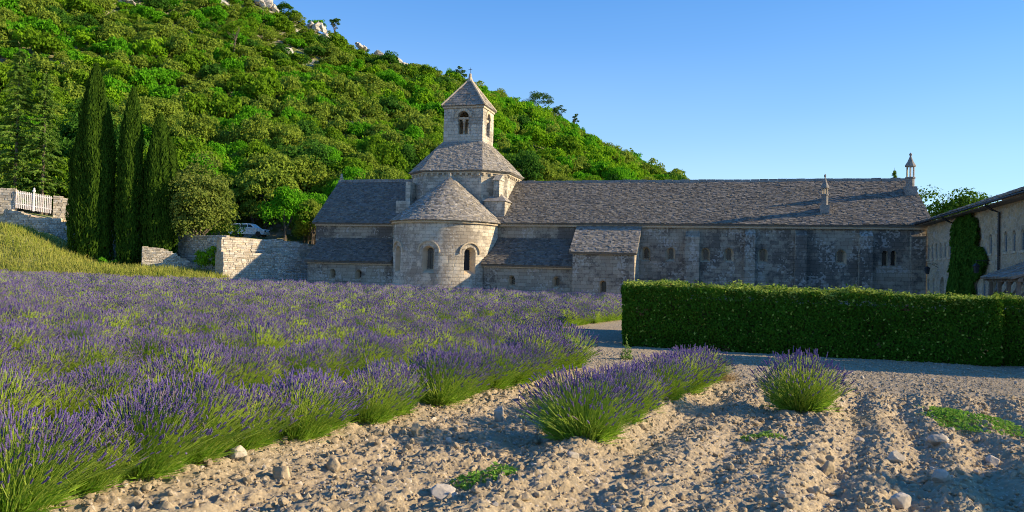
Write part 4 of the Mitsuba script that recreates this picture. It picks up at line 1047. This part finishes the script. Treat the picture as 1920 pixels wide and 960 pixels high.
def hedge_mesh(runs, H, W, seed, dens, size=0.036):
    """leaves over clipped runs; each run = (x, y) start, (x, y) end, the face to the right of the run is the front."""
    r = np.random.default_rng(seed); C, N, core = [], [], []
    for (x0, y0), (x1, y1), faces in runs:
        A, B = np.array([x0, y0]), np.array([x1, y1]); L = np.linalg.norm(B - A); e = (B - A) / L; nn = np.array([e[1], -e[0]])
        g0 = float(base_z(x0, y0)); g1 = float(base_z(x1, y1))
        for fc in faces:
            a, b = {'front': (L, H), 'back': (L, H), 'top': (L, W), 'start': (W, H), 'end': (W, H)}[fc]
            n = int(a * b * dens * (1.0 if fc in ('front', 'top', 'start') else 0.6)); p, q = r.random(n) * a, r.random(n) * b
            if fc in ('front', 'back'):
                s, d, z = p, (0.0 if fc == 'front' else W), q; no = (nn if fc == 'front' else -nn); no3 = np.array([*no, 0.15])
            elif fc == 'top':
                s, d, z = p, q, H; no3 = np.array([0, 0, 1.0])
            else:
                s, d, z = (0.0 if fc == 'start' else L), p, q; no3 = np.array([*(-e if fc == 'start' else e), 0.15])
            xy = A + e * np.broadcast_to(s, n)[:, None] - nn * np.broadcast_to(d, n)[:, None]
            zz = np.broadcast_to(z, n) + g0 + (g1 - g0) * np.broadcast_to(s, n) / L
            c = np.column_stack([xy, zz]); bulge = (meshkit.fbm(c * 2.2 + seed, 3, 3) - 0.5) * 0.26 + (meshkit.noise(c * 0.8 + seed, 9) - 0.5) * 0.24
            low = np.clip(1 - np.broadcast_to(z, n) / 0.35, 0, 1) * 0.12
            c = c + no3 * (bulge - np.abs(r.normal(0, 0.085, n)) - (low if fc != 'top' else 0) + 0.03 * (r.random(n) > 0.93))[:, None]
            if fc == 'top':
                c[:, 2] += np.abs(r.normal(0, 0.045, n)) + 0.07 * np.maximum(meshkit.noise(c * 5.0 + seed, 4) - 0.62, 0) / 0.38 * r.random(n) * 2
            C.append(c); N.append(np.repeat(no3[None], n, 0))
        P = [A + e * 0.34 - nn * 0.34, B - e * 0.34 - nn * 0.34, B - e * 0.34 - nn * (W - 0.34), A + e * 0.34 - nn * (W - 0.34)]
        core.append((np.array([(*p, (g0, g1, g1, g0)[k] + zz) for zz in (-0.2, H - 0.3) for k, p in enumerate(P)]), np.array([[0, 3, 2, 1], [4, 5, 6, 7], [0, 1, 5, 4], [1, 2, 6, 5], [2, 3, 7, 6], [3, 0, 4, 7]])))
    C, N = np.vstack(C), np.vstack(N); n = len(C)
    nr = unit(N + r.normal(size=(n, 3)) * 0.6 + [0, 0, 0.15]); s = size * r.uniform(0.6, 1.3, n)
    m = leaf_quads(C, nr, s * 0.6, s, r)
    t = (0.55 * meshkit.fbm(C * 1.4 + 9, 3, 5) + 0.45 * r.random(n))[:, None]
    col = np.array([0.022, 0.080, 0.008]) * (1 - t) + np.array([0.085, 0.20, 0.016]) * t
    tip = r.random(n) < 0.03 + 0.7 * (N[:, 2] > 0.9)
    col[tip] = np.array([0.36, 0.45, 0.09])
    dead = (meshkit.fbm(C * 2.6 + 31, 2, 6) > 0.80) & (r.random(n) < 0.4)
    col[dead] = np.array([0.16, 0.10, 0.05])
    return m, np.repeat(col, 4, 0), cat(core)


mat('twigs', mikit.proc(lambda p, n, uv: mikit.mix((0.15, 0.12, 0.08), (0.08, 0.065, 0.045), mikit.fbm(p.x * 12, p.y * 12, p.z * 12))))
for runs, lb, sd in (([((2.84, 20.49), (11.35, 18.6), ('front', 'top', 'start', 'end')), ((4.55, 26.8), (3.25, 21.9), ('front', 'top', 'start', 'back'))], 'long clipped dark green hedge in front of the long roof, its top sunlit', 61),
                     ([((11.40, 18.86), (14.2, 17.9), ('front', 'top', 'start')), ((14.2, 17.9), (16.0, 17.6), ('front', 'top', 'end', 'back'))], 'short piece of clipped hedge at the right edge, beyond the gap in the long hedge', 62),
                     ([((12.9, 16.4), (20.5, 15.2), ('front', 'top', 'start', 'back', 'end'))], 'tall clipped hedge just outside the picture, shading the path in front of the long hedge', 63)):
    k = thing('hedge', label=lb, cat='hedge', group='clipped hedges beside the path')
    m, col, core = hedge_mesh(runs, 1.56 if sd < 63 else 3.7, 1.35 if sd < 63 else 2.0, sd, 2300 if sd < 63 else 500, 0.036 if sd < 63 else 0.07)
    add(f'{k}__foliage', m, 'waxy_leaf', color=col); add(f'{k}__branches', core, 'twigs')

# ---------------------------------------------------------------- lavender


def strands(P, R, sides, twist=0.0):
    """open tubes along many polylines: P (n, m, 3), R (n, m) or (m,)."""
    n, m, _ = P.shape; d = np.gradient(P, axis=1); d = unit(d); ref = np.array([0.3, 0.2, 0.1]) + np.roll(d, 1, 2)
    a = unit(np.cross(d, ref)); b = np.cross(d, a); R = np.broadcast_to(R, (n, m))
    an = np.arange(sides) * 2 * np.pi / sides
    v = P[:, :, None] + R[:, :, None, None] * (a[:, :, None] * np.cos(an)[:, None] + b[:, :, None] * np.sin(an)[:, None])
    i = (np.arange(n)[:, None, None] * m + np.arange(m - 1)[None, :, None]) * sides + np.arange(sides)
    j = (np.arange(n)[:, None, None] * m + np.arange(m - 1)[None, :, None]) * sides + (np.arange(sides) + 1) % sides
    q = np.stack([i, j, j + sides, i + sides], -1).reshape(-1, 4)
    return v.reshape(-1, 3), np.vstack([q[:, [0, 1, 2]], q[:, [0, 2, 3]]])


def lavender(seed, lod, spread=1.0):
    r = np.random.default_rng(seed); n = (900, 480, 210, 90)[lod]; fat = (1.0, 1.3, 1.9, 2.8)[lod]
    az = r.uniform(0, 2 * np.pi, n); u = r.random(n); th = 1.12 * u ** 0.62 * spread
    L = (0.70 - 0.20 * (th / 1.12) ** 2) * r.uniform(0.82, 1.12, n)
    b = np.stack([np.cos(az), np.sin(az)], 1) * (0.05 + 0.17 * u)[:, None] + r.normal(0, 0.05, (n, 2))
    th0, th1 = th * 0.72, th * 1.0 + r.normal(0, 0.06, n); daz = r.normal(0, 0.25, n)

    def dirv(t, a):
        return np.stack([np.sin(t) * np.cos(a) + 0.08, np.sin(t) * np.sin(a) - 0.03, np.cos(t)], 1)
    p0 = np.column_stack([b, np.full(n, 0.02)]); p1 = p0 + dirv(th0, az) * (L * 0.5)[:, None]; p2 = p1 + dirv(th1, az + daz) * (L * 0.5)[:, None]
    flower = r.random(n) < np.clip((1.52, 1.58, 1.78, 1.9)[lod] - th / 1.12 * 1.4, 0.03, 0.92)
    P = np.stack([p0, p1, p2], 1)
    sm = strands(P, np.array([0.0032, 0.0028, 0.0024]) * fat ** 0.8, 3)
    c = r.random(n)[:, None]; scol = np.array([0.27, 0.42, 0.04]) * (1 - c) + np.array([0.46, 0.56, 0.12]) * c
    scol = np.repeat(scol, 9, 0)
    # narrow grey-green leaves low in the bush
    k = (1500, 700, 260, 90)[lod]; a2 = r.uniform(0, 2 * np.pi, k); t2 = 1.35 * r.random(k) ** 0.6; l2 = r.uniform(0.12, 0.40, k)
    q0 = np.column_stack([np.stack([np.cos(a2), np.sin(a2)], 1) * (0.26 * r.random(k) ** 0.5)[:, None], r.uniform(0.0, 0.12, k)]); dd = unit(dirv(t2, a2) + r.normal(0, 0.15, (k, 3)))
    lm = leaf_quads(q0 + dd * l2[:, None] * 0.5, unit(np.cross(dd, r.normal(size=(k, 3)))), 0.0055 * fat, l2 * 0.5, r, up=dd, spin=0.0)
    c = r.random(k)[:, None]; lcol = np.repeat(np.array([0.15, 0.32, 0.02]) * (1 - c) + np.array([0.36, 0.54, 0.07]) * c, 4, 0)
    v, f = cat([sm, lm])
    stalk = ((v, f), np.vstack([scol, lcol]))
    # flower spikes
    e = p2[flower]; d = unit(dirv(th1, az + daz)[flower] + r.normal(0, 0.06, (flower.sum(), 3)) + np.array([0, 0, 0.12])); m = len(e)
    ln = r.uniform(0.045, 0.10, m) * (1.0, 1.05, 1.15, 1.3)[lod]
    prof = [np.array([0.003, 0.0095, 0.0065, 0.0115, 0.0080, 0.0110, 0.0070, 0.0085, 0.002]), np.array([0.003, 0.0105, 0.0075, 0.0105, 0.0085, 0.002]), np.array([0.004, 0.0105, 0.0085, 0.002]), np.array([0.003, 0.0105, 0.003])][lod]
    tt = np.linspace(0, 1, len(prof)); bend = r.normal(0, 0.01, (m, 1, 3)) * (tt ** 2)[None, :, None]
    FP = e[:, None] + d[:, None] * (ln[:, None] * tt)[:, :, None] + bend
    prof = prof * (0.68, 0.72, 0.80, 0.84)[lod]
    sides = (5, 4, 4, 3)[lod]
    fm = strands(FP, prof * fat ** 0.85 * r.uniform(0.8, 1.2, (m, 1)), sides)
    c = r.random(m)[:, None]; fc = np.array([0.125, 0.09, 0.29]) * (1 - c) + np.array([0.27, 0.215, 0.43]) * c
    fade = r.random(m) < 0.07; fc[fade] = np.array([0.26, 0.22, 0.24])
    fcol = np.repeat(fc, sides * len(prof), 0) * np.tile(np.repeat(r.uniform(0.85, 1.15, len(prof)), sides), m)[:, None]
    return stalk, (fm, np.clip(fcol, 0, 1))


LAV = []
for lod in range(4):
    g = []
    for q in range((7, 5, 4, 4)[lod]):
        (sm, sc), (fm, fc) = lavender(300 + lod * 20 + q, lod)
        g.append(group_of(f'lavender_bush_{lod}_{q}', {'stalks': mikit.ply(sm, 'leaf', color=sc), 'flower_spikes': mikit.ply(fm, 'leaf', smooth=False, color=fc)}))
    LAV.append(g)
r_ = np.random.default_rng(8); plants = []
plants.append((3.9, 10.75, 0.96, 'single'))
for y in (8.35, 9.35, 10.25, 11.1, 11.95, 12.75, 13.5):
    plants.append((-2.9 + ROWK * y + r_.normal(0, 0.05), y, (0.92 if y < 9 else 0.80) * r_.uniform(0.94, 1.06), 'short' if y > 8.5 else 'first'))
for ri, c0 in enumerate(ROWS[2:]):
    y = 3.6 + r_.uniform(0, 0.4)
    y1 = (15.2, 20.5, 34.0)[ri] if ri < 3 else 80
    while y < y1:
        x = c0 + ROWK * y + r_.normal(0, 0.07)
        far = min(63.8, 61.4 - 0.28 * (x + 8.8))
        gap = ri == 0 and abs(y - 9.95) < 0.28
        if y < far and -0.70 * y - 2.0 < x < 8.6 and not gap and r_.random() > 0.03 and not (y > 19 and x > 2.2 + (y - 20) * 0.27 - 0.2 and y < 34 and x > 1.6):
            plants.append((x, y, 0.78 * r_.uniform(0.80, 1.16) * (1.06 if ri == 0 else 1.0), 'front' if ri == 0 else 'field'))
        y += 0.50 * r_.uniform(0.85, 1.15)
plants.sort(key=lambda p: p[1])
n_field = 0; stuffn = 0; nth = {'short': 1}
ORD = 'zeroth first second third fourth fifth sixth seventh eighth ninth tenth eleventh twelfth thirteenth fourteenth fifteenth sixteenth seventeenth eighteenth nineteenth twentieth'.split() + ['farthest'] * 20
LB = {'single': 'lone round lavender bush standing apart on the bare soil', 'first': 'nearest lavender bush of the short row, at its near end', 'short': 'lavender bush of the short row',
      'front': 'lavender bush of the long front row', 'field': 'lavender bush in the field rows behind the front row'}
GP = {'short': 'lavender bushes of the short row', 'front': 'lavender bushes of the front row', 'field': 'lavender bushes of the field rows'}
for x, y, s, kind in plants:
    lod = 0 if y < 13.5 else 1 if y < 23 else 2 if y < 38 else 3
    g = LAV[lod][r_.integers(len(LAV[lod]))]; z = float(base_z(x, y)) + (0.05 if y < 16 else 0.0)
    rot = r_.uniform(-40, 40) + (0 if r_.random() < 0.5 else 180) if lod else r_.uniform(0, 360)
    seen = -0.72 * y - 0.8 < x < 0.75 * y and y > 4.2
    if seen and n_field < 298:
        n_field += 1
        nth[kind] = nth.get(kind, 0) + 1
        place('lavender_bush', g, x, y, z, s, rot, s * r_.uniform(0.92, 1.08), label=LB[kind] + (f', {ORD[nth[kind]]} from its near end' if kind in ('short', 'front') else ''), cat='lavender', group=GP.get(kind))
        last = next(reversed(labels)); note(last + '__flower_spikes', kind='stuff'); note(last + '__stalks', kind='stuff')
    elif seen or y > 5:
        stuffn += 1
        key = f'lavender__{stuffn:03d}'
        scene[key] = {'type': 'instance', 'group': {'type': 'ref', 'id': g}, 'to_world': T().translate([float(x), float(y), z]).rotate([0, 0, 1], float(rot)).scale([float(s), float(s), float(s * r_.uniform(0.92, 1.08))])}
note('lavender', 'purple lavender rows filling the far part of the field', 'lavender', kind='stuff')

# ---------------------------------------------------------------- stones, clods, weeds


def rock(r, a, b, h, sub=2, rough=0.5):
    v, f = ico(sub)
    v = v * (0.78 + rough * (meshkit.fbm(v * 1.3 + r.uniform(0, 90, 3), 3, 2)[:, None] - 0.3))
    for _ in range(6):                                                    # knock flat faces onto it
        d = unit(r.normal(size=3)); c = r.uniform(0.5, 0.75); q = v @ d; v = v - np.maximum(q - c, 0)[:, None] * d
    v = v * np.array([a, b, h]) * 0.9; an = r.uniform(0, 6.28)
    return np.stack([v[:, 0] * math.cos(an) - v[:, 1] * math.sin(an), v[:, 0] * math.sin(an) + v[:, 1] * math.cos(an), v[:, 2]], 1), f


r_ = np.random.default_rng(14)
for x, y, a, h, lb in ((-1.84, 6.64, 0.13, 0.11, 'largest brown clod on the soil below the front lavender row'), (-0.5, 6.31, 0.17, 0.09, 'flat pale stone just left of the leafy weed'), (3.79, 7.87, 0.12, 0.09, 'pale stone in the middle of the furrows, below the lone lavender bush'),
                        (3.15, 6.44, 0.13, 0.08, 'pale stone at the bottom edge near the dark shadow'), (2.96, 7.46, 0.10, 0.11, 'dark pointed clod between two pale stones on the furrows'), (3.85, 7.14, 0.11, 0.1, 'grey stone on the edge of the dark shadow'),
                        (0.59, 7.32, 0.09, 0.06, 'small pale stone under the near end of the short lavender row'), (1.50, 9.51, 0.07, 0.06, 'small white stone beside the bright green weed'), (-2.35, 7.05, 0.13, 0.09, 'white stone at the foot of the front lavender row'),
                        (-1.5, 7.0, 0.1, 0.09, 'pale broken stone right of the largest clod'), (-0.1, 9.55, 0.09, 0.16, 'upright pale stone left of the short lavender row'), (5.0, 8.3, 0.13, 0.08, 'pale stone near the right edge, just above the dark shadow'),
                        (4.75, 8.9, 0.15, 0.09, 'broad pale stone below the large grassy weed patch'), (-0.95, 8.35, 0.07, 0.1, 'upright clod in the bare strip beside the front row'), (3.93, 9.04, 0.08, 0.05, 'little pale stone below the lone lavender bush')):
    v, f = rock(r_, a, a * 0.75, h, 3)
    add('stone', (v + [x, y, float(soil_z(x, y)) + h * 0.45], f), 'clod' if 'clod' in lb else 'pale_rock', smooth=28, label=lb, cat='stone', group='larger stones on the soil')
bases = [rock(r_, 1, r_.uniform(0.6, 1), r_.uniform(0.6, 1.0), 1, 0.9) for _ in range(24)]
crumbs = []
for _ in range(24):
    v, f = ico(0); crumbs.append((v * r_.uniform(0.55, 1.2, (len(v), 1)) * np.array([1, r_.uniform(0.55, 1), r_.uniform(0.5, 1)]), f))


def scatter(n, x0, x1, y0, y1, smin, smax, pw, keepf, bases=bases):
    x, y = r_.uniform(x0, x1, n), y0 + (y1 - y0) * r_.random(n) ** 1.25
    k = keepf(x, y); x, y = x[k], y[k]; s = smin * (smax / smin) ** (r_.random(len(x)) ** pw); z = soil_z(x, y); ms = []
    w = r_.integers(0, len(bases), len(x)); an = r_.uniform(0, 6.28, len(x))
    V, F = [], []; o = 0
    for bi, (bv, bf) in enumerate(bases):
        q = np.nonzero(w == bi)[0]
        c, sn = np.cos(an[q])[:, None], np.sin(an[q])[:, None]
        vx = bv[:, 0] * c - bv[:, 1] * sn; vy = bv[:, 0] * sn + bv[:, 1] * c
        P = np.stack([vx, vy, np.broadcast_to(bv[:, 2], vx.shape)], -1) * s[q][:, None, None] + np.stack([x[q], y[q], z[q] + s[q] * 0.25], 1)[:, None]
        V.append(P.reshape(-1, 3)); F.append((bf[None] + (np.arange(len(q))[:, None, None] * len(bv)) + o).reshape(-1, 3)); o += len(q) * len(bv)
    return np.vstack(V), np.vstack(F)


def bare(x, y):
    c = x - ROWK * y
    ok = (np.abs(x) < 0.72 * y + 0.5) & (c > -6.4)
    lump = meshkit.noise(P3(x, y, 1.3), 31)
    return ok & (r_.random(len(x)) < 0.25 + 0.9 * lump)


add('soil_clods', cat([scatter(6500, -5.5, 8.5, 4.8, 14.4, 0.022, 0.06, 1.8, bare), scatter(62000, -6, 12.5, 4.8, 19.0, 0.009, 0.026, 1.5, bare, crumbs)]), 'clod', label='loose brown clods and crumbs of tilled soil', cat='soil', kind='stuff')
add('pebbles', scatter(3400, -5.5, 12.5, 4.8, 18.5, 0.012, 0.05, 2.4, bare), 'pale_rock', label='small pale limestone pebbles scattered on the soil and path', cat='gravel', kind='stuff')


def weed(x, y, rx, ry, h, n, size, cols, seed, label, key='weed', **k):
    kk = thing(key, label=label, cat='weed', **k); r = np.random.default_rng(seed)
    a = r.uniform(0, 6.28, n); q = r.random(n) ** 0.6; lump = 0.6 + 0.8 * meshkit.noise(np.stack([np.cos(a) * 1.5, np.sin(a) * 1.5, a * 0], 1) + seed, 2)
    px, py = x + rx * q * np.cos(a) * lump, y + ry * q * np.sin(a) * lump
    c = np.stack([px, py, base_z(px, py) + 0.03 + h * r.random(n) * (1.1 - q)], 1)
    nn = unit(r.normal(size=(n, 3)) * 0.6 + [0, 0, 0.9]); s = size * r.uniform(0.5, 1.3, n)
    m = leaf_quads(c, nn, s * 0.55, s, r); t = r.random(n)[:, None]
    add(f'{kk}__leaves', m, 'leaf', color=np.repeat(np.array(cols[0]) * (1 - t) + np.array(cols[1]) * t, 4, 0))
    st = np.stack([np.stack([px, py, base_z(px, py) - 0.02], 1), c], 1)[::6]; add(f'{kk}__stems', strands(st, np.array([0.003, 0.002]), 3), 'leaf', color=np.tile([0.16, 0.2, 0.05], (len(st) * 6, 1)))


WG = ((0.10, 0.26, 0.03), (0.24, 0.42, 0.08))
weed(-0.05, 6.62, 0.34, 0.3, 0.17, 520, 0.026, WG, 71, 'leafy green weed on the soil at the bottom centre')
weed(2.85, 8.85, 0.32, 0.2, 0.10, 380, 0.026, ((0.14, 0.28, 0.03), (0.30, 0.46, 0.10)), 72, 'small bright green weed below the lone lavender bush')
weed(5.95, 10.7, 0.55, 1.0, 0.12, 1900, 0.028, WG, 73, 'large low patch of grassy weed on the furrows at the right')
weed(2.5, 17.2, 0.12, 0.12, 0.55, 160, 0.035, ((0.12, 0.24, 0.05), (0.26, 0.36, 0.10)), 74, 'tall pale green weed on the path behind the short lavender row')
k = thing('dry_grass', label='dry straw-coloured grass tuft at the far end of the short lavender row', cat='grass tuft'); r_ = np.random.default_rng(75); n = 420
a, t2 = r_.uniform(0, 6.28, n), r_.uniform(0.3, 1.4, n); d = np.stack([np.sin(t2) * np.cos(a), np.sin(t2) * np.sin(a), np.cos(t2)], 1); l2 = r_.uniform(0.1, 0.3, n)
m = leaf_quads(np.array([3.62, 13.95, -0.03]) + r_.normal(0, 0.13, (n, 3)) * [1, 1, 0] + d * l2[:, None] * 0.5, unit(np.cross(d, r_.normal(size=(n, 3)))), 0.007, l2 * 0.5, r_, up=d, spin=0.0)
add(f'{k}__blades', m, 'leaf', color=np.repeat(np.array([0.36, 0.27, 0.15]) * r_.uniform(0.7, 1.25, (n, 1)), 4, 0))
# shrub beside the picture that throws the dark shadow at the bottom right
bush('laurel_bush', 8.1, 6.5, -0.1, 1.35, 2.0, 60, 130, 0.06, GREENS['dark'], 81, label='rounded laurel bush just outside the picture at the bottom right corner', cat='shrub')
bush('laurel_bush', 10.4, 8.3, -0.1, 1.25, 1.9, 60, 130, 0.06, GREENS['dark'], 82, label='second laurel bush outside the picture, behind the corner one', cat='shrub')
